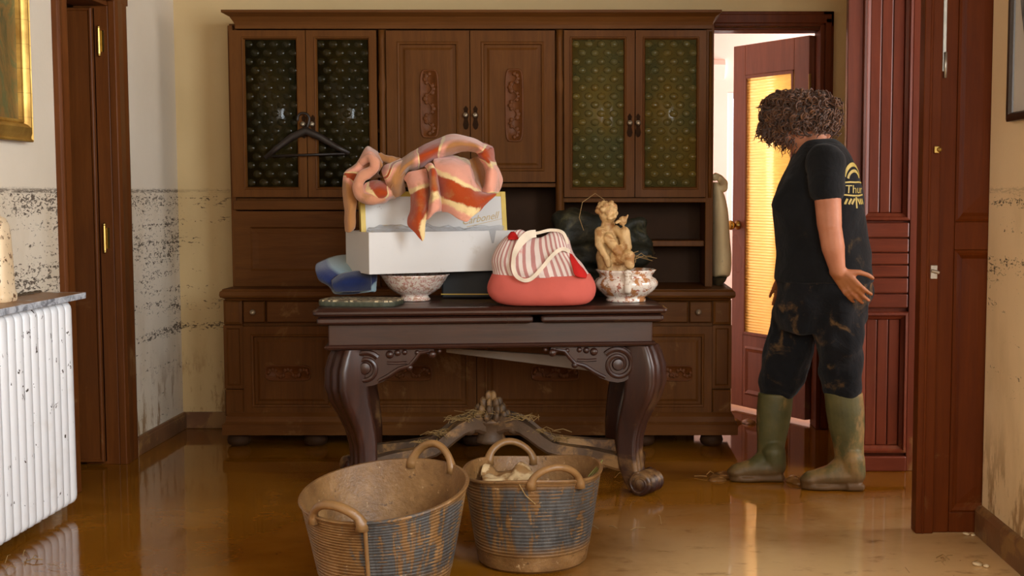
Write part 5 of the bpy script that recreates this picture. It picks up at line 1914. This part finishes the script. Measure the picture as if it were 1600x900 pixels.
def trug(loc, R0, R1, H, rimfun, mat, label, handles, seam=None):
    t = empty('rubber_trug', loc, label, 'basket', 'muddy rubber trugs')
    c = Vector(loc)
    prof = [(0.0, 0.004), (R0 * 0.96, 0.0), (R0, 0.006)]
    NRB = 26
    for i in range(NRB):
        f0, f1 = 0.03 + 0.93 * i / NRB, 0.03 + 0.93 * (i + 1) / NRB
        ra = lambda f: R0 + (R1 - R0) * (f ** 0.85)
        if f0 < 0.16:
            prof += [(ra(f0) + 0.002, H * f0), (ra(f1) + 0.002, H * f1 - 0.001)]
        else:
            prof += [(ra(f0), H * f0), (ra(f0) + 0.0028, H * f0 + 0.003), (ra(f1) + 0.0028, H * f1 - 0.003), (ra(f1), H * f1)]
    prof += [(R1 + 0.004, H * 0.965), (R1 + 0.007, H * 0.985), (R1 + 0.004, H), (R1 - 0.004, H), (R1 - 0.007, H * 0.97), (R0 + (R1 - R0) * 0.5, H * 0.45), (R0 * 0.97, 0.02), (0, 0.016)]
    m = MB().lathe(prof, (0, 0, 0), 72)
    m.warp(rimfun)
    m.warp(lambda x, y, z: (x + c.x, y + c.y, z + c.z))
    m.build('trug_body', mat, t, smooth='auto')
    for a0, a1, h, out in handles:
        m = MB()
        pts = []
        for i in range(19):
            s_ = i / 18
            a = radians(a0 + (a1 - a0) * s_)
            e = sin(pi * s_)
            rr = R1 + 0.001 + out * e
            flare = (0.5 - abs(s_ - 0.5)) * 2
            q = rimfun(rr * cos(a), rr * sin(a), H * 0.975)
            pts.append(c + Vector((q[0], q[1], q[2] + h * (e ** 0.62))))
        pts = [pts[0] - Vector((0, 0, 0.02))] + pts + [pts[-1] - Vector((0, 0, 0.02))]
        m.tube(pts, [0.017, 0.015] + [0.0115] * 17 + [0.015, 0.017], 10, 1.25)
        m.build('handle', 'trugmud', t, smooth=True)
    if seam is not None:
        a = radians(seam)
        pts = []
        for i in range(12):
            f = i / 11
            r = R0 + (R1 - R0) * (f ** 0.85) + 0.004
            q = rimfun(r * cos(a), r * sin(a), H * f)
            pts.append(c + Vector(q))
        m = MB().tube(pts, 0.0065, 8)
        m.build('seam', 'trugmud', t, smooth=True)
    return t


MT['trugmud'] = plain('mud_on_rubber', S(132, 96, 56), 0.45, 0.25, 12, 0.5, 50)
MT['trugA'] = trug_material('muddy_rubber_left', 1.3, 0.30, (0.75, -0.6))
MT['trugB'] = trug_material('muddy_rubber_right', 4.1, 0.30, (0.45, -0.9))


def rimL(x, y, z):
    k = (z / 0.305) ** 2
    return (x * (1 + 0.03 * k), y * (1 - 0.03 * k), z + k * (0.17 * y + 0.07 * x + 0.03 * (x * x - y * y)))


def rimR(x, y, z):
    k = (z / 0.305) ** 2
    return (x * (1 + 0.015 * k), y, z + k * (0.015 * x + 0.008 * sin(3 * math.atan2(y, x))))


LTR = (-0.64, 3.83, 0)
RTR = (-0.205, 4.12, 0)
trug(LTR, 0.185, 0.243, 0.305, rimL, 'trugA', 'muddy rubber trug on the left, its rim tilted and its inside empty', [(42, 78, 0.062, 0.0), (224, 264, 0.056, 0.012)], 266)
trug(RTR, 0.172, 0.220, 0.305, rimR, 'trugB', 'muddy rubber trug on the right, with a pale scrap inside', [(92, 134, 0.058, 0.0), (-88, -46, 0.05, 0.01)], None)
# contents of the right trug
m = MB()
rnd = random.Random(8)
c = Vector(RTR)
V_, F_ = [], []
n_ = 14
for i in range(n_ + 1):
    for j in range(n_ + 1):
        x, y = -0.17 + 0.16 * i / n_, -0.02 + 0.15 * j / n_
        q = Vector((x, y, 0))
        V_.append(c + Vector((x + 0.02 * mnoise.noise(q * 20), y, 0.255 + 0.04 * mnoise.noise(q * 12 + Vector((3, 1, 5))) + 0.02 * mnoise.noise(q * 34) + 0.10 * (0.06 + y) - 0.05 * (x + 0.09))))
F_ = [(i * (n_ + 1) + j, (i + 1) * (n_ + 1) + j, (i + 1) * (n_ + 1) + j + 1, i * (n_ + 1) + j + 1) for i in range(n_) for j in range(n_)]
m.add(V_, F_)
MT['scrap'] = plain('muddy_paper', S(196, 168, 126), 0.6, 0.15, 14, 0.4, 30, mud=0.55, mudscale=9)
tag(m.build('paper_scrap', 'scrap', origin=(c.x - 0.1, c.y, 0.2), smooth=True, solid=0.002), 'crumpled muddy paper scrap inside the right trug', 'paper')
m = MB()
rr = []
for r, z in ((0.0, 0.20), (0.08, 0.205), (0.14, 0.195), (0.185, 0.19)):
    rr.append([(c.x + r * cos(2 * pi * j / 28), c.y + r * sin(2 * pi * j / 28), z + 0.02 * mnoise.noise(Vector((r * 12 * cos(2 * pi * j / 28), r * 12 * sin(2 * pi * j / 28), 2)))) for j in range(28)])
rr.append([(c.x + 0.16 * cos(2 * pi * j / 28), c.y + 0.16 * sin(2 * pi * j / 28), 0.03) for j in range(28)])
m.rings(rr, True, (True, True))
tag(m.build('mud_heap', 'mudw', origin=(c.x, c.y, 0.1), smooth=True), 'wet mud filling the right trug', 'mud', kind='stuff')
m = MB()
for i in range(6):
    a = -0.45 + 0.06 * i
    p = c + Vector((0.15 + 0.006 * i, 0.02 - 0.016 * i, 0.20))
    m.tube([p, p + Vector((0.035, 0.02, 0.07)), p + Vector((0.08 - 0.01 * i, 0.035, 0.118 - 0.006 * i))], 0.0022, 5)
MT['stalk'] = plain('green_brown_stalk', S(122, 118, 58), 0.6, 0.3, 20, 0)
tag(m.build('plant_stalks', 'stalk', origin=tuple(c + Vector((0.15, 0, 0.2))), smooth=True), 'bunch of thin plant stalks leaning on the right trug rim', 'stalks', kind='stuff')
m = MB().tube([c + Vector((-0.03, -0.222, 0.30)), c + Vector((-0.01, -0.222, 0.265)), c + Vector((0.02, -0.214, 0.235))], 0.0016, 5)
tag(m.build('straw_stalk', 'straw', origin=tuple(c + Vector((-0.03, -0.22, 0.3)))), 'single straw stuck to the muddy front of the right trug', 'straw')

# ================================================================== PERSON
def skin():
    n = NT('skin')
    v = n.coord()
    z = n.xyz(n.pos())[2]
    c = n.ramp(n.noise(v, 14, 4), [(0.3, S(172, 108, 76)), (0.7, S(188, 124, 92))])
    mk = n.math('MULTIPLY', n.step(z, 0.93, 0.84), n.step(n.noise(v, 24, 5, 0.65), 0.30, 0.5))
    c = n.mix(n.math('MULTIPLY', mk, 0.8), c, S(146, 88, 38))
    n.set(col=c, rough=0.55, sss=0.05, spec=0.4)
    n.bump(n.noise(v, 120, 3), 0.1, 0.002)
    return n.m


def cloth(name, base, mudc, thr, sc, z0, z1, strength=0.75):
    n = NT(name)
    v = n.coord()
    z = n.xyz(n.pos())[2]
    c = n.ramp(n.noise(v, 12, 4), [(0.3, base), (0.7, tuple(min(1, q * 1.6) for q in base[:3]) + (1,))])
    band = n.math('MULTIPLY', n.step(z, z0 - 0.12, z0 + 0.05), n.step(z, z1 + 0.12, z1 - 0.05))
    mk = n.math('MULTIPLY', n.step(n.noise(v, sc, 6, 0.65, 0.5), thr, thr + 0.14), band)
    c = n.mix(n.math('MULTIPLY', mk, strength), c, mudc)
    n.set(col=c, rough=0.9, spec=0.15, sheen=0.08)
    n.bump(n.noise(v, 9, 5, 0.55, 1.0), 0.35, 0.03)
    return n.m


MT['skin'] = skin()
MT['shirt'] = cloth('black_cotton', S(17, 17, 18), S(96, 76, 46), 0.60, 10, 0.86, 1.02, 0.5)
MT['trous'] = cloth('black_muddy_trousers', S(16, 16, 18), S(112, 84, 50), 0.54, 8, 0.45, 0.86, 0.7)


def boot_mat():
    n = NT('olive_rubber_boot')
    v = n.coord()
    z = n.xyz(n.pos())[2]
    c = n.ramp(n.noise(v, 9, 5), [(0.3, S(66, 64, 34)), (0.7, S(96, 88, 50))])
    mk = n.step(n.noise(n.mapping(v, (1, 1, 0.6)), 8, 6, 0.65), 0.50, 0.64)
    c = n.mix(n.math('MULTIPLY', mk, 0.75), c, S(146, 112, 66))
    c = n.mix(n.step(z, 0.10, 0.02), c, S(88, 62, 32))  # muddy foot, with its shadow painted in as darker brown
    n.set(col=c, rough=0.55, spec=0.35)
    n.bump(n.noise(v, 30, 4), 0.3, 0.006)
    return n.m


MT['boot'] = boot_mat()
pr_ = empty('person', (0.86, 5.2, 0), 'person with curly brown hair, black t-shirt, muddy trousers and rubber boots walking left, head bowed', 'person')
Yh = 5.24
HC = Vector((0.822,5.24,1.4915))
f = Vector((-0.80, 0.16, -0.56)).normalized()
side = Vector((0, -1, 0)).cross(Vector((0, 0, 1)))
lft = f.cross(Vector((0, 0, 1))).normalized() * -1      # towards the camera side
u = f.cross(lft).normalized()
if u.z < 0:
    u = -u
lft = u.cross(f)
RM = Matrix((f, lft, u)).transposed()
hp = lambda a, b, c: HC + f * a + lft * b + u * c
m = MB()
m.ell(HC, (0.094, 0.074, 0.096), RM, 20, 14)
m.ell(hp(0.030, 0, -0.050), (0.066, 0.058, 0.062), RM, 18, 12)
m.ell(hp(0.060, 0, -0.094), (0.030, 0.030, 0.024), RM)
m.cap(hp(0.088, 0, 0.0), hp(0.108, 0, -0.036), 0.008, 0.0135)
for s_ in (-1, 1):
    m.ell(hp(0.103, s_ * 0.010, -0.040), (0.008, 0.008, 0.007), RM, 8, 6)
    m.ell(hp(0.082, s_ * 0.030, 0.012), (0.012, 0.020, 0.007), RM, 10, 6)
    m.ell(hp(0.070, s_ * 0.040, -0.036), (0.02, 0.02, 0.02), RM, 10, 6)
    m.ell(hp(-0.006, s_ * 0.074, -0.022), (0.020, 0.009, 0.032), RM, 12, 8)
m.ell(hp(0.090, 0, -0.066), (0.010, 0.021, 0.005), RM, 10, 6)
m.ell(hp(0.088, 0, -0.076), (0.010, 0.018, 0.006), RM, 10, 6)
NB = Vector((0.9226,5.24,1.3622))
m.cap(hp(-0.030, 0, -0.050), NB, 0.056, 0.062, 16)
# trunk under the clothes
Tc = lambda px: px
m.cap((0.9234,5.24,1.2999), (0.9154,5.24,1.1228), 0.085, 0.125, 18)
m.cap((0.9154,5.24,1.1228), (0.935,5.24,0.8344), 0.125, 0.15, 18)
SL, SR = Vector((0.9066,5.06,1.3115)), Vector((0.9154,5.41,1.3246))
m.cap(SL, SR, 0.06, 0.06)
# left arm (near): hangs back, hand behind the hip
EL, WL = Vector((0.9141,5,1.0715)), Vector((0.9521,5.015,0.8904))
m.cap(SL, EL, 0.058, 0.049)
m.cap(EL, Vector((0.9313,5.005,0.9813)), 0.047, 0.046)
m.cap(Vector((0.9313,5.005,0.9813)), WL, 0.045, 0.031)
# right arm (far side)
ER, WR = Vector((0.883,5.49,1.0644)), Vector((0.8298,5.45,0.8745))
m.cap(SR, ER, 0.055, 0.044)
m.cap(ER, WR, 0.043, 0.03)


def hand(W, d, back, sgn, curl):
    """palm, four unequal bent fingers and a thumb. d: along the hand, back: normal of the hand's back"""
    d = d.normalized()
    back = (back - d * back.dot(d)).normalized()
    sd = d.cross(back).normalized() * sgn
    L = 0.098
    for q in (-0.030, -0.010, 0.010, 0.030):
        m.cap(W - d * 0.01 + sd * q * 0.55, W + d * L * (0.93 if abs(q) > 0.02 else 1.0) + sd * q, 0.0165, 0.0125, 10)
    for k, (q, ln) in enumerate(((-0.032, 0.062), (-0.011, 0.078), (0.011, 0.084), (0.032, 0.074))):
        p = W + d * L * (0.9 if abs(q) > 0.02 else 0.98) + sd * q
        dd = (d + sd * q * 3.0).normalized()
        r = 0.0098 if k else 0.0086
        for j, fr in enumerate((0.46, 0.31, 0.23)):
            a = curl * (0.5 + j * 0.55) * (1 + 0.14 * (1.5 - k))
            dj = (dd * cos(a) - back * sin(a)).normalized()
            p2 = p + dj * ln * fr
            m.cap(p, p2, r, r * 0.93, 9)
            p, r = p2, r * 0.93
    p = W + d * 0.028 + sd * 0.028 - back * 0.004
    for dj, ln, r in ((d * 0.62 + sd * 0.72 - back * 0.2, 0.044, 0.0138), (d * 0.8 + sd * 0.45 - back * 0.3, 0.034, 0.0115), (d * 0.92 + sd * 0.2 - back * 0.35, 0.026, 0.0105)):
        dj = dj.normalized()
        p2 = p + dj * ln
        m.cap(p, p2, r, r * 0.9, 9)
        p = p2


hand(WL, Vector((0.105, 0.0, -0.125)), Vector((-0.25, -0.90, -0.25)), -1, 0.45)
hand(WR, Vector((-0.04, 0.0, -0.1)), Vector((0, 1, 0.0)), 1, 0.4)
# legs and feet (inside trousers and boots)
HLp, HRp = Vector((0.9524,5.13,0.7647)), Vector((0.8879,5.33,0.7477))
KL, AKL = Vector((1.0053,5.14,0.4518)), Vector((1.0367,5.14,0.0894))
KR, AKR = Vector((0.764,5.3,0.442)), Vector((0.7331,5.3,0.0712))
for a, b, c_ in ((HLp, KL, AKL), (HRp, KR, AKR)):
    m.cap(a, b, 0.075, 0.055, 16)
    m.cap(b, c_, 0.056, 0.038, 16)
    m.cap(c_, c_ + Vector((-0.13, 0, -0.035)), 0.036, 0.025, 12)
body = blob('body', m, 0.0055, 'skin', pr_, 4)
MT['eye'] = plain('eye_white', S(225, 220, 212), 0.2, 0.02, 10, 0)
for s_ in (-1, 1):
    MB().ell(hp(0.079, s_ * 0.031, -0.006), 0.0115, RM, 12, 8).build('eye', 'eye', pr_, smooth=True)

# hair
def hairm():
    n = NT('curly_auburn_hair')
    v = n.coord()
    c = n.ramp(n.noise(v, 22, 5, 0.6), [(0.3, S(48, 25, 9)), (0.55, S(82, 46, 17)), (0.75, S(128, 80, 36))])
    n.set(col=c, rough=0.5, spec=0.35, sheen=0.2)
    return n.m


MT['hair'] = hairm()
m = MB()
HQ = Vector((0.8322,5.24,1.5122))
HA = Vector((-0.25, 0, 0))
m.ell(HQ + Vector((0.0, 0, 0.008)), (0.122, 0.118, 0.092), Euler((0, radians(8), 0)), 24, 16)
m.ell(HQ + Vector((0.075, 0, -0.035)), (0.07, 0.105, 0.055), (0, 0, 0), 18, 10)
m.ell(HQ + Vector((-0.085, 0, -0.03)), (0.065, 0.105, 0.06), (0, 0, 0), 18, 10)
rnd = random.Random(21)
ncurl = 0
while ncurl < 900:
    d = Vector((rnd.gauss(0, 1), rnd.gauss(0, 1), rnd.gauss(0, 1))).normalized()
    p = HQ + Vector((d.x * 0.128, d.y * 0.118, d.z * 0.098))
    if d.z < -0.55:
        continue
    if d.x > 0.1 and d.z < -0.42:
        continue
    ncurl += 1
    L = rnd.uniform(0.04, 0.085)
    dn = Vector((d.x * 0.55, d.y * 0.55, -0.75 + 0.5 * max(0, d.z))) + Vector((rnd.gauss(0, 0.25), rnd.gauss(0, 0.25), rnd.gauss(0, 0.2)))
    if d.z > 0.45:
        dn = (Vector((d.x, d.y, -0.15)) + Vector((rnd.gauss(0, 0.35), rnd.gauss(0, 0.35), 0)))
    dn.normalize()
    if p.z + dn.z * L < HQ.z - 0.105 and p.x > HQ.x - 0.05:
        L *= 0.6
    o1 = dn.orthogonal().normalized()
    o2 = dn.cross(o1)
    ph, cr_, tn_ = rnd.uniform(0, 6.3), rnd.uniform(0.006, 0.013), rnd.uniform(1.0, 2.0)
    pts = []
    for i in range(10):
        t = i / 9
        pts.append(p - d * 0.012 + dn * L * t + d * 0.02 * sin(t * pi) + (o1 * cos(ph + tn_ * 6.28 * t) + o2 * sin(ph + tn_ * 6.28 * t)) * cr_ * min(1, t * 2))
    w0 = rnd.uniform(0.0036, 0.0068)
    m.tube(pts, [w0 * (1 - 0.75 * (i / 9) ** 2) for i in range(10)], 5)
# wisps along the fringe, hanging past the brow and cheek
for i in range(150):
    a = rnd.uniform(0, 1)
    p = Vector((0.6768,5.24,1.4476)).lerp(Vector((0.7971,5.24,1.3933)), a) + Vector((rnd.gauss(0, 0.008), rnd.uniform(-0.10, 0.09), rnd.gauss(0.012, 0.012)))
    L = rnd.uniform(0.025, 0.05)
    dn = Vector((-0.35 + rnd.gauss(0, 0.35), rnd.gauss(0, 0.3), -0.8)).normalized()
    o1 = dn.orthogonal().normalized()
    o2 = dn.cross(o1)
    ph = rnd.uniform(0, 6.3)
    pts = [p + dn * L * t + (o1 * cos(ph + 8 * t) + o2 * sin(ph + 8 * t)) * 0.006 * t for t in [k / 7 for k in range(8)]]
    m.tube(pts, [0.003 * (1 - 0.7 * k / 7) for k in range(8)], 4)
m.build('hair', 'hair', pr_, smooth=True)

# t-shirt
def tring(py, x0, x1, hy, yc=5.24, sk=0.0, n=40, tlt=0.0):
    cx, a = (x0 + x1) / 2, (x1 - x0) / 2
    r = []
    for j in range(n):
        t = 2 * pi * j / n
        ca, sa = cos(t), sin(t)
        x = cx + a * (abs(ca) ** 0.9) * (1 if ca > 0 else -1)
        y = yc + hy * (abs(sa) ** 0.85) * (1 if sa > 0 else -1)
        # shoulders turned a little away from the lens: the near side trails
        x += sk * (yc - y)
        r.append((x, y, py))
    return r


TS = 0.10
m = MB()
rows = [(0.8344, 0.7354, 1.1398, 0.196), (0.8739, 0.7376, 1.1339, 0.192), (0.9081, 0.7398, 1.1281, 0.188), (0.9527, 0.742, 1.1248, 0.185), (1.0313, 0.7385, 1.1078, 0.18), (1.0967, 0.73, 1.1015, 0.175),
        (1.1619, 0.7267, 1.0952, 0.172), (1.2271, 0.7469, 1.0811, 0.172), (1.2921, 0.7801, 1.0618, 0.178),
        (1.344, 0.8055, 1.0376, 0.175), (1.3777, 0.8234, 1.0162, 0.14), (1.401, 0.8413, 0.9924, 0.10), (1.4166, 0.8646, 0.9688, 0.07)]
m.rings([tring(z, a, b, h, sk=0.0) for z, a, b, h in rows])
m.cap(SL + Vector((0, 0, 0.005)), SL.lerp(EL, 0.42), 0.078, 0.072, 18)
m.cap(SR + Vector((0, 0, 0.005)), SR.lerp(ER, 0.42), 0.074, 0.068, 18)
m.cap((0.8248,5.17,1.201), (0.7789,5.17,1.1547), 0.085, 0.068)
m.cap((0.8471,5.31,1.2011), (0.8,5.31,1.1535), 0.085, 0.068)
shirt = blob('t_shirt', m, 0.007, 'shirt', pr_, 14, disp=(0.007, 11))
# cut the sleeve hem flat and the neckline handled by the neck passing through
# back print, wrapped onto the cloth
off = Vector(pr_.location)
bv = BVHTree.FromPolygons([v.co + off for v in shirt.data.vertices], [tuple(p.vertices) for p in shirt.data.polygons])
pd = Vector((-0.72, 0.69, 0.0)).normalized()       # looking direction onto the back of the left shoulder blade
pu = Vector((0, 0, 1))
px_ = pd.cross(pu).normalized()
pc = Vector((1.0232,5.12,1.2265))
MT['ink'] = plain('gold_shirt_ink', S(168, 146, 66), 0.6, 0.2, 30, 0)


def stick(V, F, mm):
    W_, ok = [], True
    for a, b in V:
        o_ = pc + px_ * a + pu * b - pd * 0.5
        h = bv.ray_cast(o_, pd)
        if h[0] is None:
            return
        W_.append(h[0] - pd * 0.0022)
    mm.add(W_, F)


def ribbon(pts, w):
    V = []
    for i, (a, b) in enumerate(pts):
        q = Vector((pts[min(i + 1, len(pts) - 1)][0] - pts[max(i - 1, 0)][0], pts[min(i + 1, len(pts) - 1)][1] - pts[max(i - 1, 0)][1])).normalized()
        V += [(a - q.y * w, b + q.x * w), (a + q.y * w, b - q.x * w)]
    return V, [(2 * i, 2 * i + 2, 2 * i + 3, 2 * i + 1) for i in range(len(pts) - 1)]


m = MB()
arc = [(0.062 * cos(radians(a)), 0.022 + 0.062 * sin(radians(a))) for a in range(168, 10, -8)]
stick(*ribbon(arc, 0.008), m)
stick(*ribbon([(q[0] * 0.66, 0.02 + (q[1] - 0.022) * 0.62) for q in arc], 0.006), m)
stick(*ribbon([(-0.068, 0.012), (-0.03, 0.014), (0.0, 0.013), (0.03, 0.014), (0.066, 0.012)], 0.003), m)
V, F = text_mesh('Thur', 0.062, 0.1)
wd = max(v[0] for v in V)
stick([(v[0] / wd * 0.12 - 0.06, v[1] * 0.75 - 0.030) for v in V], F, m)
stick(*ribbon([(-0.064, -0.036), (-0.02, -0.040), (0.02, -0.040), (0.062, -0.036)], 0.003), m)
for s_ in (-1, 1):
    for k in range(3):
        stick(*ribbon([(s_ * (0.010 + 0.018 * k), -0.052), (s_ * (0.018 + 0.018 * k), -0.062 - 0.004 * k), (s_ * (0.026 + 0.014 * k), -0.074)], 0.0045), m)
stick(*ribbon([(0, -0.046), (0.0, -0.07), (0.0, -0.09)], 0.005), m)
if m.v:
    m.build('shirt_print', 'ink', pr_)

# trousers: hips and two loose legs gathered over the boots
m = MB()
rows = [(0.8923, 0.7479, 1.131, 0.178), (0.8344, 0.7459, 1.1346, 0.185), (0.7686, 0.744, 1.1278, 0.188), (0.6893, 0.7395, 1.1106, 0.18), (0.6364, 0.7533, 1.0851, 0.15)]
m.rings([tring(z, a, b, h) for z, a, b, h in rows])
m.cap((0.8596,5.32,0.7486), (0.8175,5.31,0.5617), 0.105, 0.105, 18)
m.cap((0.8175,5.31,0.5617), (0.7723,5.3,0.4124), 0.105, 0.090, 18)
m.cap((0.7723,5.3,0.4124), (0.7592,5.3,0.3854), 0.085, 0.072, 18)
m.cap((0.9716,5.15,0.763), (0.9879,5.14,0.5822), 0.112, 0.1, 18)
m.cap((0.9879,5.14,0.5822), (0.9978,5.14,0.4309), 0.098, 0.082, 18)
m.cap((0.9978,5.14,0.4309), (1.0033,5.14,0.41), 0.078, 0.072, 18)
blob('trousers', m, 0.007, 'trous', pr_, 5, disp=(0.017, 13))


def boot(top, ank, hl, toe, rt):
    """shaft, ankle, foot and sole as one rubber skin"""
    m = MB()
    top, ank = Vector(top), Vector(ank)
    ax = top - ank
    rr = []
    for t, r in ((1.03, rt), (1.0, rt), (0.75, rt * 1.0), (0.5, rt * 0.93), (0.3, rt * 0.82), (0.12, rt * 0.77), (0.0, rt * 0.78), (-0.12, rt * 0.76)):
        p = ank + ax * t
        rr.append([p + Vector((cos(2 * pi * j / 24) * r, sin(2 * pi * j / 24) * r * 0.9, 0)) for j in range(24)])
    m.rings(rr)
    hl, toe = Vector(hl), Vector(toe)
    d = (toe - hl)
    d.z = 0
    L = d.length
    d.normalize()
    sd = Vector((-d.y, d.x, 0))
    P = lambda a, b, c: hl + d * a * L + sd * b + Vector((0, 0, c - hl.z))
    m.cap(P(0.17, 0, 0.062), P(0.2, 0, 0.12), 0.046, 0.05)
    m.cap(P(0.18, 0, 0.056), P(0.55, 0, 0.048), 0.045, 0.041)
    m.cap(ank + Vector((0, 0, 0.0)), P(0.52, 0, 0.060), 0.052, 0.042)
    m.cap(P(0.55, 0, 0.050), P(0.86, 0.004, 0.040), 0.044, 0.034)
    m.ell(P(0.85, 0.004, 0.038), (0.045, 0.040, 0.025), Matrix((d, sd, Vector((0, 0, 1)))).transposed())
    sole = []
    for i in range(28):
        t = 2 * pi * i / 28
        a = 0.5 + 0.5 * cos(t)
        w = 0.05 * abs(sin(t)) ** 0.7 * (0.86 + 0.24 * a - 0.22 * math.exp(-((a - 0.42) / 0.16) ** 2))
        sole.append(P(a, w * (1 if sin(t) > 0 else -1), 0))
    m.rings([[q + Vector((0, 0, z - q.z)) for q in sole] for z in (0.002, 0.016, 0.02)])
    m.box(*sorted((P(0.05, 0, 0).x, P(0.3, 0, 0).x)), hl.y - 0.038, hl.y + 0.038, 0.001, 0.025)
    return blob('boot', m, 0.0055, 'boot', pr_, 3, zmin=0.001)


boot((0.7542,5.3,0.3584), (0.7329,5.3,0.0875), (0.7906,5.2657,0), (0.5582,5.2657,0), 0.074)
boot((1.0063,5.14,0.3838), (1.0365,5.14,0.1053), (1.0931,5.1042,0), (0.8351,5.1267,0), 0.078)

# ================================================================== MUD AND LITTER ON THE FLOOR
def clump(c, r, seed, label, flat=0.3):
    m = MB()
    rnd = random.Random(seed)
    for i in range(7):
        m.ell((c[0] + rnd.gauss(0, r[0] * 0.5), c[1] + rnd.gauss(0, r[1] * 0.5), 0.0), (r[0] * rnd.uniform(0.3, 0.6), r[1] * rnd.uniform(0.3, 0.6), r[2] * rnd.uniform(0.5, 1.0)), seg=12, rows=8)
    o = blob('mud_clump', m, 0.008, 'mudw', None, 2, zmin=-0.001, disp=(0.008, 30))
    for v in o.data.vertices:
        v.co -= Vector((c[0], c[1], 0))
    o.location = (c[0], c[1], 0)
    return tag(o, label, 'mud')


clump((0.8421,5.2538,0), (0.07, 0.06, 0.028), 2, 'lump of wet mud between the two olive boots')
clump((0.536,5.338,0), (0.10, 0.06, 0.018), 3, 'flat smear of wet mud in front of the left boot toe')
clump((0.7028,6.6214,0), (0.10, 0.10, 0.03), 5, 'mud heap under the open glazed door, beside the cabinet')
MT['litter'] = plain('pale_litter', S(216, 196, 160), 0.6, 0.1, 20, 0.2)
for k, (q, s_, lb) in enumerate((((1.2311,4.0448,0), 0.020, 'small pale scrap on the floor nearest the right skirting'), ((1.3033,4.4155,0), 0.016, 'small pale crumb on the floor at the foot of the dark door'), ((0.5301,4.1614,0), 0.0, ''))):
    if s_:
        m = MB()
        m.ell((q[0], q[1], s_ * 0.3), (s_, s_ * 0.7, s_ * 0.32), (0.1, 0.2, 0.5), 8, 6)
        m.ell((q[0] + s_ * 1.2, q[1] - s_ * 0.8, s_ * 0.25), (s_ * 0.7, s_ * 0.5, s_ * 0.26), (0, 0, 1.2), 8, 6)
        o = m.build('paper_crumb', 'litter', origin=q, smooth=True)
        tag(o, lb, 'litter')
straws('straw_debris', [(0.3519,5.338,0), (0.1621,4.5543,0), (-1.791,4.0377,0), (0.9759,4.0733,0)], 6, 0.07, 17, 'thin straws and bits scattered over the wet muddy floor', spread=0.14)

for o in list(scene.objects):
    if o.type == 'MESH' and o.data.users == 1 and o.get('label') is None:
        pass
